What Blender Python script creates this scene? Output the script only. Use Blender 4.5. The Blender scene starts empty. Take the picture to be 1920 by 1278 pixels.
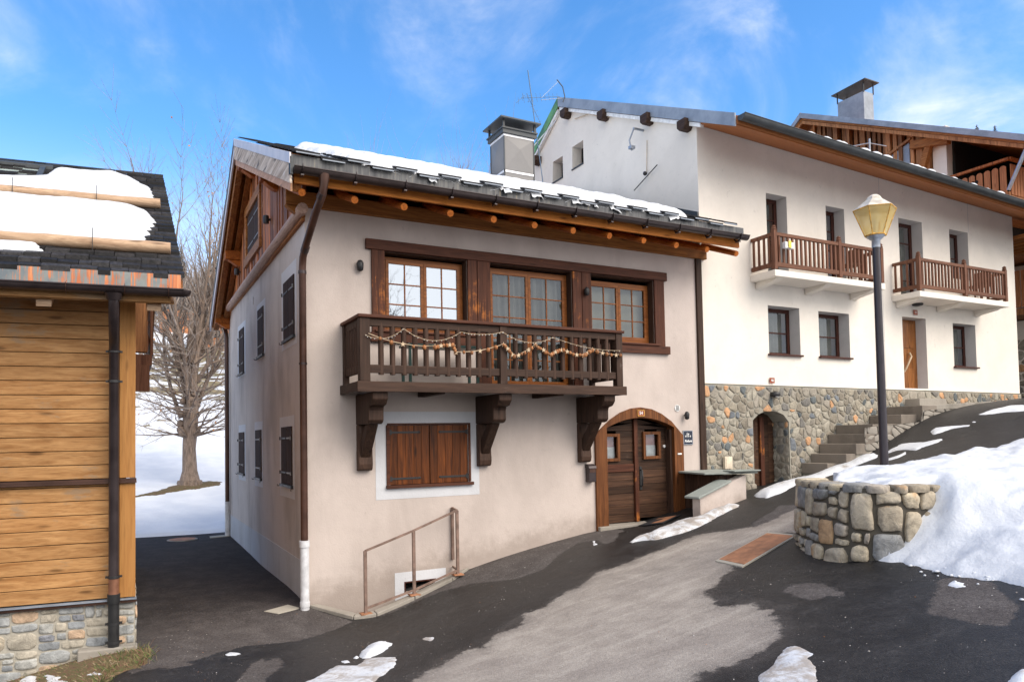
import bpy, bmesh, math, random
import numpy as np
from mathutils import Vector, Matrix
R = math.radians
rnd = random.Random(7)

# ------------------------------------------------------------------ camera
scene = bpy.context.scene
COL = scene.collection
cam_d = bpy.data.cameras.new('camera')
cam = bpy.data.objects.new('camera', cam_d); COL.objects.link(cam)
CAM = Vector((-2.501, -11.4265, 2.5292))
yaw, pitch, roll = R(61.8), R(2.15), R(1.07)
F = Vector((math.cos(yaw)*math.cos(pitch), math.sin(yaw)*math.cos(pitch), math.sin(pitch)))
R0 = Vector((math.sin(yaw), -math.cos(yaw), 0)); U0 = R0.cross(F)
Rv = R0*math.cos(roll) - U0*math.sin(roll); Uv = U0*math.cos(roll) + R0*math.sin(roll)
cam.matrix_world = Matrix(((Rv.x, Uv.x, -F.x, CAM.x), (Rv.y, Uv.y, -F.y, CAM.y), (Rv.z, Uv.z, -F.z, CAM.z), (0, 0, 0, 1)))
cam_d.sensor_width = 36; cam_d.lens = 36*1360/1920; cam_d.shift_y = 131/1920
cam_d.clip_end = 3000
scene.camera = cam

# ------------------------------------------------------------------ sky, sun, exposure
SUN_EL, SUN_AZ = 42, -62          # degrees; azimuth of the direction TOWARDS the sun, from +X
scene.view_settings.view_transform = 'Standard'
scene.view_settings.look = 'None'
scene.view_settings.exposure = 0.66
scene.view_settings.gamma = 1
world = bpy.data.worlds.new('World'); scene.world = world; world.use_nodes = True
wn, wl = world.node_tree.nodes, world.node_tree.links
wn.clear()
wo = wn.new('ShaderNodeOutputWorld'); bg = wn.new('ShaderNodeBackground')
sky = wn.new('ShaderNodeTexSky'); sky.sky_type = 'NISHITA'; sky.sun_disc = False
sky.sun_elevation = R(SUN_EL); sky.sun_rotation = R(90-SUN_AZ); sky.altitude = 1200; sky.air_density = 1.0; sky.dust_density = 1.6; sky.ozone_density = 1.5
tc = wn.new('ShaderNodeTexCoord')
def wnoise(scale, stretch, detail, dist, seed):
    mp = wn.new('ShaderNodeMapping'); mp.inputs['Scale'].default_value = stretch; mp.inputs['Rotation'].default_value = (0.0, 0.0, seed)
    n = wn.new('ShaderNodeTexNoise'); n.inputs['Scale'].default_value = scale; n.inputs['Detail'].default_value = detail
    n.inputs['Distortion'].default_value = dist; n.inputs['Roughness'].default_value = .6
    wl.new(tc.outputs['Generated'], mp.inputs['Vector']); wl.new(mp.outputs['Vector'], n.inputs['Vector'])
    return n.outputs['Fac']
def wramp(src, a, b):
    m = wn.new('ShaderNodeMapRange'); m.interpolation_type = 'SMOOTHSTEP'
    m.inputs['From Min'].default_value = a; m.inputs['From Max'].default_value = b; wl.new(src, m.inputs['Value']); return m.outputs['Result']
def wmath(op, a, b):
    m = wn.new('ShaderNodeMath'); m.operation = op
    for i, v in enumerate((a, b)):
        if isinstance(v, (int, float)): m.inputs[i].default_value = v
        else: wl.new(v, m.inputs[i])
    return m.outputs[0]
c1 = wramp(wnoise(1.9, (1, 1, 1.9), 9, .8, 1.3), .46, .80)
c2 = wramp(wnoise(5.0, (1, 1.2, 2.0), 10, .9, .7), .45, .85)
sep = wn.new('ShaderNodeSeparateXYZ'); wl.new(tc.outputs['Generated'], sep.inputs[0])
haze = wramp(sep.outputs['Z'], .38, .03)                 # thin white veil towards the horizon
cl = wmath('MULTIPLY', wmath('ADD', wmath('MULTIPLY', c1, .5), wmath('MULTIPLY', wmath('MULTIPLY', c1, c2), .9)), .9)
behind = wramp(wmath('MULTIPLY', sep.outputs['Y'], -1), -.25, .35)      # white added to the unseen sky behind the camera for neutral facade light
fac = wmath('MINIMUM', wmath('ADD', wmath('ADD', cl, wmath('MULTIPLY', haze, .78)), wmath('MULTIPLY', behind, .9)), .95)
hs = wn.new('ShaderNodeHueSaturation'); hs.inputs['Saturation'].default_value = 1.3; hs.inputs['Value'].default_value = 2.05
wl.new(sky.outputs[0], hs.inputs['Color'])
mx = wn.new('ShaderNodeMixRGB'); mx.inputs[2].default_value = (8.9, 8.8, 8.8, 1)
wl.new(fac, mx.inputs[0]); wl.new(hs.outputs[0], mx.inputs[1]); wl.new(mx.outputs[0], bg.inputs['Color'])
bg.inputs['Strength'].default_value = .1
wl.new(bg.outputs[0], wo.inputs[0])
sd_ = bpy.data.lights.new('sun', 'SUN'); sd_.energy = 2.3; sd_.angle = R(50); sd_.color = (1, .90, .78)
sun = bpy.data.objects.new('sun', sd_); COL.objects.link(sun)
sdir = Vector((math.cos(R(SUN_EL))*math.cos(R(SUN_AZ)), math.cos(R(SUN_EL))*math.sin(R(SUN_AZ)), math.sin(R(SUN_EL))))
sun.rotation_euler = sdir.to_track_quat('Z', 'Y').to_euler(); sun.location = (0, -10, 30)

# ------------------------------------------------------------------ material helpers
class M:
    def __init__(s, name):
        s.m = bpy.data.materials.new(name); s.m.use_nodes = True
        s.n, s.l = s.m.node_tree.nodes, s.m.node_tree.links
        s.b = s.n['Principled BSDF']; s.tc = s.n.new('ShaderNodeTexCoord')
    def put(s, sock, v):
        if isinstance(v, bpy.types.NodeSocket): s.l.new(v, sock)
        elif isinstance(v, (tuple, list)): sock.default_value = (*v, 1) if len(v) == 3 and len(sock.default_value) == 4 else v
        else: sock.default_value = v
    def vec(s, scale=(1, 1, 1), rot=(0, 0, 0), src='Object', loc=None):
        mp = s.n.new('ShaderNodeMapping'); mp.inputs['Scale'].default_value = scale; mp.inputs['Rotation'].default_value = rot
        s.l.new(s.tc.outputs[src], mp.inputs['Vector'])
        if loc is not None:
            c = s.n.new('ShaderNodeCombineXYZ')
            for i in range(3): s.l.new(loc, c.inputs[i])
            s.l.new(c.outputs[0], mp.inputs['Location'])
        return mp.outputs[0]
    def noise(s, v, scale=5, detail=4, rough=.55, dist=0.0):
        n = s.n.new('ShaderNodeTexNoise'); s.l.new(v, n.inputs['Vector'])
        for k, x in (('Scale', scale), ('Detail', detail), ('Roughness', rough), ('Distortion', dist)): n.inputs[k].default_value = x
        return n.outputs['Fac']
    def vor(s, v, scale, feat='F1', out='Distance', rand=1):
        n = s.n.new('ShaderNodeTexVoronoi'); n.feature = feat; n.inputs['Scale'].default_value = scale; n.inputs['Randomness'].default_value = rand
        s.l.new(v, n.inputs['Vector']); return n.outputs[out]
    def ramp(s, fac, stops, interp='LINEAR'):
        r = s.n.new('ShaderNodeValToRGB'); r.color_ramp.interpolation = interp
        while len(r.color_ramp.elements) < len(stops): r.color_ramp.elements.new(.5)
        for e, (p, c) in zip(r.color_ramp.elements, stops): e.position = p; e.color = (*c, 1) if len(c) == 3 else c
        s.l.new(fac, r.inputs[0]); return r.outputs[0]
    def rng(s, v, a, b, c=0, d=1, smooth=True):
        m = s.n.new('ShaderNodeMapRange'); m.interpolation_type = 'SMOOTHSTEP' if smooth else 'LINEAR'
        for k, x in zip(('From Min', 'From Max', 'To Min', 'To Max'), (a, b, c, d)): m.inputs[k].default_value = x
        s.l.new(v, m.inputs['Value']); return m.outputs['Result']
    def mix(s, f, a, b, mode='MIX'):
        x = s.n.new('ShaderNodeMixRGB'); x.blend_type = mode
        for i, v in enumerate((f, a, b)): s.put(x.inputs[i], v)
        return x.outputs[0]
    def math(s, op, a, b=0):
        m = s.n.new('ShaderNodeMath'); m.operation = op
        s.put(m.inputs[0], a); s.put(m.inputs[1], b); return m.outputs[0]
    def island(s):
        g = s.n.new('ShaderNodeNewGeometry'); return g.outputs['Random Per Island']
    def attr(s, name):
        a = s.n.new('ShaderNodeAttribute'); a.attribute_name = name; return a.outputs['Fac']
    def sep(s, v, i):
        x = s.n.new('ShaderNodeSeparateXYZ'); s.l.new(v, x.inputs[0]); return x.outputs[i]
    def hsv(s, col, h=.5, sat=1, val=1):
        x = s.n.new('ShaderNodeHueSaturation')
        s.put(x.inputs['Hue'], h); s.put(x.inputs['Saturation'], sat); s.put(x.inputs['Value'], val); s.put(x.inputs['Color'], col); return x.outputs[0]
    def bump(s, h, strength=.3, dist=.01):
        x = s.n.new('ShaderNodeBump'); x.inputs['Strength'].default_value = strength; x.inputs['Distance'].default_value = dist
        s.l.new(h, x.inputs['Height']); s.l.new(x.outputs[0], s.b.inputs['Normal'])
    def out(s, col=None, rough=None, metal=None, spec=None):
        if col is not None: s.put(s.b.inputs['Base Color'], col)
        if rough is not None: s.put(s.b.inputs['Roughness'], rough)
        if metal is not None: s.put(s.b.inputs['Metallic'], metal)
        if spec is not None: s.put(s.b.inputs['Specular IOR Level'], spec)
        return s.m

def wood(name, dark, light, axis='z', grain=1.0, knots=True, rough=.62, vary=.35, weather=None, wear=.5):
    m = M(name); isl = m.island(); loc = m.math('MULTIPLY', isl, 37.0)
    sc = {'x': (.55, 9, 9), 'y': (9, .55, 9), 'z': (9, 9, .55)}[axis]
    sc = tuple(c*grain for c in sc)
    v = m.vec(sc, loc=loc)
    g = m.noise(v, 2.2, 7, .62, .9); g2 = m.noise(v, 9, 3, .5, .3)
    col = m.ramp(g, [(.28, dark), (.5, tuple((a+b)/2 for a, b in zip(dark, light))), (.7, light)])
    col = m.mix(m.rng(g2, .45, .75, 0, .35), col, tuple(c*.45 for c in dark))
    if knots:
        kv = m.vec(tuple({'x': (1.3, 6, 6), 'y': (6, 1.3, 6), 'z': (6, 6, 1.3)}[axis]), loc=loc)
        k = m.vor(kv, .9); col = m.mix(m.rng(k, .16, .05, 0, .75), col, tuple(c*.35 for c in dark))
    val = m.rng(isl, 0, 1, 1-vary, 1+vary, False)
    col = m.hsv(col, .5, 1, val)
    if weather:
        w = m.noise(m.vec((1.4, 1.4, 1.4)), 1.6, 6, .65); w = m.math('ADD', w, m.math('MULTIPLY', m.math('SUBTRACT', g, .5), .5))
        col = m.mix(m.rng(w, wear, wear+.14, 0, .85), col, weather)
    m.bump(m.math('ADD', g, m.math('MULTIPLY', g2, .4)), .35, .006)
    return m.out(col, rough, None, .22)
def simple(name, col, rough=.5, metal=0, var=.15, scale=8, bump=0, spec=.5):
    m = M(name); n = m.noise(m.vec(), scale, 5, .6)
    c = m.mix(m.rng(n, .3, .7), tuple(x*(1-var) for x in col), tuple(min(1, x*(1+var)) for x in col))
    if bump: m.bump(m.noise(m.vec(), scale*6, 3), bump, .004)
    return m.out(c, m.rng(n, .3, .7, max(.02, rough-.08), rough+.08), metal, spec)
def plaster(name, col, stain=None, stain_amt=.0, rough=.9, bump=.35, bscale=38, grime=False):
    m = M(name); v = m.vec()
    n = m.noise(v, .7, 6, .6, .4); n2 = m.noise(v, 5, 5, .6)
    c = m.mix(m.rng(n, .3, .7), tuple(x*.93 for x in col), tuple(min(1, x*1.04) for x in col))
    c = m.mix(m.rng(n2, .5, .75, 0, .22), c, tuple(x*.78 for x in col))
    tw_ = m.noise(m.vec((2.2, 2.2, 7)), 2.0, 6, .7, .8); c = m.mix(m.rng(tw_, .60, .70, 0, .18), c, tuple(x*.68 for x in col))
    sp = m.noise(m.vec((1, 1, 1)), 9, 3, .5); sm = m.noise(m.vec((1, 1, 1)), 1.9, 2)
    c = m.mix(m.math('MULTIPLY', m.rng(sp, .66, .72), m.rng(sm, .5, .6, 0, .35)), c, tuple(x*.6 for x in col))
    if stain:
        s1 = m.noise(m.vec((1.0, 1.0, .42)), 1.1, 7, .62, .3)
        c = m.mix(m.rng(s1, .44, .7, 0, stain_amt), c, stain)
        if stain_amt > .55:
            s2 = m.noise(m.vec((1.6, 1.6, .5)), 1.3, 6, .65)
            c = m.mix(m.rng(s2, .5, .8, 0, stain_amt*.35), c, tuple(x*.8 for x in stain))
    if grime:     # splash dirt along the sloping foot of the wall, darker by the ground
        hgt = m.math('SUBTRACT', m.sep(v, 2), m.math('MULTIPLY', m.sep(v, 0), .14)); w = m.math('ADD', hgt, m.math('MULTIPLY', m.noise(v, 3.5, 7, .7), -.9))
        c = m.mix(m.rng(w, .05, -.45, 0, .55), c, (.27, .215, .18))
    m.bump(m.math('ADD', m.noise(v, bscale, 4, .6), m.math('MULTIPLY', m.noise(v, 6, 3), 1.5)), bump, .01)
    return m.out(c, rough, 0, .25)

MT = {}
MT['plaster'] = plaster('grey_beige_render', (.60, .52, .475), (.36, .30, .27), .30, grime=True)
MT['plaster_side'] = plaster('stained_render', (.61, .55, .51), (.29, .25, .22), .5)
MT['surround'] = plaster('white_surround_paint', (.66, .67, .70), (.5, .5, .52), .2)
MT['plinth_paint'] = plaster('grey_plinth_paint', (.55, .56, .58), (.35, .34, .33), .5)
MT['white'] = plaster('cream_render', (.83, .775, .70), (.62, .55, .47), .12, bump=.18)
MT['reveal'] = plaster('reveal_render', (.62, .60, .585), bump=.15)
MT['conc'] = plaster('old_concrete', (.34, .31, .27), (.17, .155, .13), .7, bump=.6, bscale=22)
MT['step'] = plaster('worn_step_stone', (.25, .215, .18), (.14, .12, .10), .7, bump=.6, bscale=22)
MT['slate'] = plaster('slate_slab', (.30, .33, .31), (.2, .22, .2), .5, .7, .5, 16)
MT['dark_x'] = wood('dark_stained_wood_x', (.030, .016, .011), (.085, .047, .032), 'x', weather=(.16, .13, .115), wear=.66)
MT['dark_y'] = wood('dark_stained_wood_y', (.030, .016, .011), (.085, .047, .032), 'y', weather=(.16, .13, .115), wear=.66)
MT['dark_z'] = wood('dark_stained_wood_z', (.030, .016, .011), (.085, .047, .032), 'z', weather=(.16, .13, .115), wear=.66)
MT['timber_x'] = wood('red_brown_timber_x', (.050, .017, .010), (.13, .046, .025), 'x', weather=(.28, .10, .035), wear=.64, vary=.15)
MT['timber_z'] = wood('red_brown_timber_z', (.050, .017, .010), (.14, .048, .025), 'z', weather=(.45, .15, .03), wear=.56, vary=.2)
MT['orange_x'] = wood('orange_larch_x', (.30, .085, .012), (.62, .22, .035), 'x', vary=.15)
MT['orange_y'] = wood('orange_larch_y', (.24, .062, .010), (.56, .17, .028), 'y', vary=.25)
MT['purlin_x'] = wood('brown_larch_x', (.17, .060, .014), (.46, .19, .05), 'x', vary=.2, weather=(.22, .10, .04), wear=.6)
MT['purlin_y'] = wood('brown_larch_y', (.18, .060, .014), (.50, .21, .065), 'y', vary=.25, weather=(.42, .24, .12), wear=.6)
MT['sash_x'] = wood('varnished_sash', (.15, .045, .012), (.36, .125, .03), 'x', vary=.08, knots=False, rough=.4)
MT['oldboard'] = wood('old_brown_boards', (.10, .028, .010), (.62, .22, .07), 'z', vary=.55, grain=.8, weather=(.50, .25, .12), wear=.62)
MT['shutterwood'] = wood('varnished_shutter_wood', (.014, .004, .002), (.22, .062, .012), 'z', vary=.45, grain=.75, rough=.45)
MT['shutter_dark'] = wood('dark_shutter_wood', (.026, .015, .012), (.065, .038, .030), 'z', vary=.2, knots=False, rough=.85)
MT['gablelog'] = wood('pinkish_log', (.34, .21, .16), (.58, .41, .33), 'y', vary=.15, weather=(.2, .12, .09), wear=.6)
def vplank():
    m = M('weathered_verge_plank'); g = m.noise(m.vec((1, .35, 1.6)), 2.0, 7, .62, 1.4); f = m.noise(m.vec((4, .4, 9)), 2, 5, .6)
    c = m.mix(m.rng(f, .3, .7), (.36, .28, .22), (.72, .62, .53)); c = m.mix(m.rng(g, .55, .63, 0, .8), c, (.06, .06, .07)); c = m.mix(m.rng(m.noise(m.vec((1, 1, 1)), 5, 3), .62, .7, 0, .5), c, (.8, .8, .82))
    return m.out(c, .8, 0, .2)
MT['verge_plank'] = vplank()
MT['verge_plank2'] = wood('verge_under_plank', (.42, .22, .12), (.72, .42, .26), 'y', vary=.1, weather=(.35, .25, .2), wear=.62)
MT['doorframe'] = wood('door_frame_wood', (.06, .020, .007), (.23, .085, .028), 'z', vary=.1, grain=.7)
MT['doorplank'] = wood('old_door_planks', (.020, .010, .007), (.10, .05, .028), 'x', vary=.45, grain=.8, weather=(.17, .12, .085), wear=.62)
MT['cladding'] = wood('honey_pine_cladding', (.29, .130, .042), (.54, .30, .125), 'x', vary=.14, grain=.7, rough=.6, weather=(.30, .20, .12), wear=.57)
MT['cornerboard'] = wood('honey_pine_corner', (.38, .17, .05), (.52, .26, .085), 'z', vary=.05, grain=.6, rough=.5)
MT['log_x'] = wood('pale_log', (.33, .20, .125), (.62, .44, .29), 'x', vary=.1, weather=(.30, .24, .2), wear=.62)
MT['shingle'] = wood('dark_shingles', (.010, .010, .011), (.040, .038, .040), 'y', vary=.7, knots=False, rough=.6, weather=(.15, .14, .145), wear=.66)
MT['lowrail'] = wood('balcony_brown_z', (.09, .035, .02), (.22, .10, .06), 'z', vary=.2, knots=False)
MT['lowrail_x'] = wood('balcony_brown_x', (.09, .035, .02), (.24, .11, .065), 'x', vary=.2, knots=False, weather=(.30, .2, .15), wear=.66)
MT['frame_red'] = wood('red_brown_frames', (.045, .014, .010), (.09, .03, .02), 'z', vary=.1, knots=False, rough=.4)
MT['fardoor'] = wood('varnished_front_door', (.14, .045, .012), (.42, .17, .05), 'z', vary=.2, rough=.35)
MT['chaletboard'] = wood('chalet_boards', (.14, .055, .022), (.55, .26, .11), 'z', vary=.55, grain=.8)
MT['chaletorange'] = wood('chalet_railing_boards', (.32, .12, .05), (.55, .24, .11), 'z', vary=.2, grain=.8)
MT['soffit'] = wood('orange_soffit', (.30, .105, .035), (.42, .155, .05), 'x', vary=.1, knots=False)
MT['iron'] = simple('black_iron', (.022, .022, .024), .5)
MT['gutter'] = simple('brown_gutter_metal', (.040, .027, .026), .36, .2, .25, 3)
MT['pipe'] = simple('brown_downpipe_metal', (.075, .036, .025), .36, .3, .3, 3)
MT['pipe_dark'] = simple('dark_brown_pipe', (.05, .038, .040), .34, .4, .25, 3)
MT['pipe_black'] = simple('black_plastic', (.018, .018, .019), .45)
MT['pipe_white'] = simple('white_plastic', (.66, .67, .70), .4)
MT['zinc'] = simple('zinc_sheet', (.27, .31, .37), .5, .15, .2, 2.5)
MT['zinc_dark'] = simple('dark_zinc', (.055, .062, .068), .55, .15, .25, 4)
MT['vergemetal'] = simple('pale_verge_metal', (.60, .58, .62), .5, .1, .12, 3)
MT['stainless'] = simple('grey_sheet_metal', (.20, .195, .195), .55, .1, .10, 2)
MT['ledge_white'] = simple('bright_trim', (.78, .78, .80), .4, .1)
MT['tile'] = simple('dark_roof_tile', (.022, .022, .024), .8, 0, .35, 6, .3, .2)
MT['green'] = simple('green_verge_metal', (.10, .26, .10), .5, 0, .5, 3)
MT['rail_iron'] = simple('rusty_railing', (.22, .145, .115), .6, .1, .3, 7, .2)
MT['rust'] = simple('rusty_plate', (.36, .165, .085), .75, 0, .3, 6, .4)
MT['cream_plastic'] = simple('cream_plastic', (.72, .62, .48), .5)
MT['postpaint'] = simple('dark_aubergine_paint', (.032, .026, .032), .35, .1, .15)
MT['galv'] = simple('galvanised_collar', (.34, .37, .42), .4, .5)
MT['whitepaint'] = simple('white_paint', (.78, .78, .77), .5)
MT['redsign'] = simple('red_brown_enamel', (.30, .07, .03), .4)
MT['navy'] = simple('navy_slate', (.015, .022, .045), .45)
MT['dark'] = simple('dark_interior', (.012, .011, .010), .9)
MT['room'] = simple('dim_room', (.05, .045, .04), .9)
MT['curtain'] = simple('grey_curtain', (.20, .195, .175), .9, 0, .2, 3)
MT['blind'] = simple('cream_blind', (.33, .31, .25), .9, 0, .1, 2)
MT['greenplastic'] = simple('dark_green_plastic', (.02, .07, .06), .4)
MT['rubber'] = simple('black_rubber_mat', (.02, .02, .024), .7)
MT['cone'] = simple('pine_cone', (.30, .12, .04), .6, 0, .5, 20)
MT['cord'] = simple('pale_cord', (.55, .42, .28), .6)
MT['branch'] = simple('grey_bark_twigs', (.34, .29, .255), .85, 0, .3, 5)
MT['leafbrown'] = simple('dead_leaf', (.50, .24, .09), .8)
def bark():
    m = M('tree_bark'); v = m.vec((6, 6, 1.2)); n = m.noise(v, 3, 8, .7, .6)
    z = m.sep(m.vec(), 2)
    c = m.ramp(n, [(.3, (.09, .068, .055)), (.7, (.36, .27, .21))])
    m.bump(n, .8, .03); return m.out(c, .9)
MT['bark'] = bark()
def snowm(name, dirty=0.0):
    m = M(name); v = m.vec(); n = m.noise(v, 2.2, 6, .6)
    c = m.mix(m.rng(n, .3, .75), (.62, .65, .70), (.73, .75, .78))
    c = m.mix(m.math('MULTIPLY', m.rng(m.noise(v, 30, 3), .66, .74), m.rng(m.noise(v, 1.2, 3), .5, .6, 0, .5)), c, (.35, .29, .24))
    if dirty:
        d = m.noise(v, 3.2, 9, .75, .6); c = m.mix(m.rng(d, .62-dirty*.28, .80-dirty*.28, 0, .8), c, (.33, .275, .225))
        c = m.mix(m.rng(m.noise(v, 26, 3), .7, .78, 0, .5), c, (.2, .15, .12))
    m.bump(m.math('ADD', m.math('MULTIPLY', m.noise(v, 7, 8, .68), 2.2), m.math('MULTIPLY', m.noise(v, 60, 3), .2)), .4, .03)
    m.b.inputs['Subsurface Weight'].default_value = 0
    return m.out(c, .65, 0, .25)
MT['snow'] = snowm('snow'); MT['snow_dirty'] = snowm('melting_dirty_snow', .75); MT['snow_d2'] = snowm('old_snow', .35)
def glass(name, fac, tint=(.9, .95, 1)):
    m = M(name); n = m.n; m.n.remove(m.b)
    g = n.new('ShaderNodeBsdfGlossy'); g.inputs['Roughness'].default_value = .015; g.inputs['Color'].default_value = (*tint, 1)
    bp = n.new('ShaderNodeBump'); bp.inputs['Strength'].default_value = .05; bp.inputs['Distance'].default_value = .02
    m.l.new(m.noise(m.vec(), 2.5, 2), bp.inputs['Height']); m.l.new(bp.outputs[0], g.inputs['Normal'])
    t = n.new('ShaderNodeBsdfTransparent'); t.inputs['Color'].default_value = (.85, .88, .88, 1)
    mx = n.new('ShaderNodeMixShader'); fr = n.new('ShaderNodeFresnel'); fr.inputs['IOR'].default_value = 1.5
    m.l.new(m.math('ADD', fr.outputs[0], fac), mx.inputs[0]); m.l.new(t.outputs[0], mx.inputs[1]); m.l.new(g.outputs[0], mx.inputs[2])
    m.l.new(mx.outputs[0], n['Material Output'].inputs['Surface']); return m.m
MT['glass'] = glass('window_glass', .06); MT['glass_bright'] = glass('reflective_glass', .62)
MT['skyglass'] = simple('skylight_glass', (.42, .50, .47), .12)
def stone(name, stops, noise_amt=.5, orange=None):
    m = M(name); i = m.island(); c = m.ramp(i, stops, 'CONSTANT')
    v = m.vec(loc=m.math('MULTIPLY', i, 19.0)); n = m.noise(v, 7, 9, .68, .5); n2 = m.noise(v, 2.6, 4, .6)
    c = m.hsv(c, .5, 1, m.rng(n, .2, .8, 1-noise_amt, 1+noise_amt, False))
    if orange: c = m.mix(m.rng(n2, .58, .72, 0, .7), c, orange)
    c = m.mix(m.rng(m.vor(v, 26), .12, .04, 0, .4), c, (.05, .05, .05))
    m.bump(m.math('ADD', n, m.math('MULTIPLY', m.noise(v, 40, 4), .25)), .9, .03); return m.out(c, .85, 0, .3)
MT['st_planter'] = stone('planter_stones', [(0, (.34, .29, .22)), (.2, (.43, .37, .28)), (.4, (.30, .285, .26)), (.55, (.48, .41, .30)), (.74, (.25, .25, .245)), (.84, (.40, .35, .29)), (.94, (.46, .30, .17))], .75, (.55, .30, .12))
MT['st_plinth'] = stone('plinth_stones', [(0, (.33, .34, .34)), (.2, (.43, .39, .32)), (.38, (.27, .285, .30)), (.50, (.47, .41, .32)), (.66, (.37, .37, .35)), (.8, (.50, .36, .25)), (.90, (.24, .25, .28))], .75)
MT['st_base'] = stone('base_stones', [(0, (.255, .225, .18)), (.22, (.33, .295, .235)), (.4, (.19, .18, .165)), (.50, (.52, .30, .165)), (.59, (.30, .27, .225)), (.77, (.165, .18, .20)), (.82, (.37, .34, .28)), (.95, (.12, .135, .14))], .55)
MT['mortar'] = plaster('mortar', (.34, .32, .27), (.2, .18, .15), .4, bump=.8, bscale=30)
MT['mortar_dark'] = plaster('dark_mortar', (.10, .088, .07), (.05, .045, .04), .5, bump=.8, bscale=30)
MT['mortar_light'] = plaster('pale_mortar', (.42, .39, .33), bump=.8, bscale=30)
def copper():
    m = M('stained_copper'); v = m.vec((17, 17, .7)); a = m.noise(v, 1.5, 6, .7); b = m.noise(m.vec((2.4, 2.4, 1.5)), 1.4, 4)
    c = m.ramp(b, [(.35, (.16, .19, .21)), (.5, (.26, .28, .27)), (.65, (.24, .15, .11))])
    c = m.mix(m.rng(m.math('ADD', a, m.math('MULTIPLY', m.math('SUBTRACT', b, .5), .6)), .48, .54, 0, .95), c, m.mix(m.rng(a, .5, .7), (.55, .16, .06), (.80, .34, .15)))
    return m.out(c, .45, .3)
MT['copper'] = copper()
def apron():
    m = M('streaked_zinc_apron'); v = m.vec((11, 11, .6)); a = m.noise(v, 1.7, 5, .65)
    c = m.ramp(a, [(.3, (.035, .037, .042)), (.48, (.075, .078, .085)), (.62, (.13, .13, .13)), (.72, (.32, .24, .13))])
    return m.out(c, .5, .25)
MT['apron'] = apron()
def lamp_glass():
    m = M('yellowed_acrylic'); n = m.n; m.n.remove(m.b); c = m.mix(m.rng(m.noise(m.vec((1, 1, 1)), 3, 4), .3, .7), (.90, .72, .34), (.95, .84, .56))
    d = n.new('ShaderNodeBsdfDiffuse'); t = n.new('ShaderNodeBsdfTranslucent'); p = n.new('ShaderNodeBsdfTransparent'); p.inputs[0].default_value = (1, .93, .72, 1)
    m.l.new(c, d.inputs[0]); m.l.new(c, t.inputs[0]); a = n.new('ShaderNodeMixShader'); a.inputs[0].default_value = .55; m.l.new(d.outputs[0], a.inputs[1]); m.l.new(t.outputs[0], a.inputs[2])
    b = n.new('ShaderNodeMixShader'); b.inputs[0].default_value = .5; m.l.new(a.outputs[0], b.inputs[1]); m.l.new(p.outputs[0], b.inputs[2]); m.l.new(b.outputs[0], n['Material Output'].inputs['Surface']); return m.m
MT['lampglass'] = lamp_glass()
MT['yellowp'] = simple('yellow_print', (.8, .62, .08), .5); MT['pipe_cu'] = simple('dull_copper', (.30, .14, .085), .4, .5)
MT['doorcurt'] = simple('pinkish_print', (.5, .28, .26), .8); MT['aerialm'] = simple('aerial_metal', (.10, .15, .22), .4, .4)
MT['lamprim'] = simple('rusty_yellow_rim', (.60, .33, .06), .6, 0, .5, 14)
MT['lamptop'] = simple('weathered_lamp_cap', (.62, .56, .47), .6, 0, .25, 9)

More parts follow.
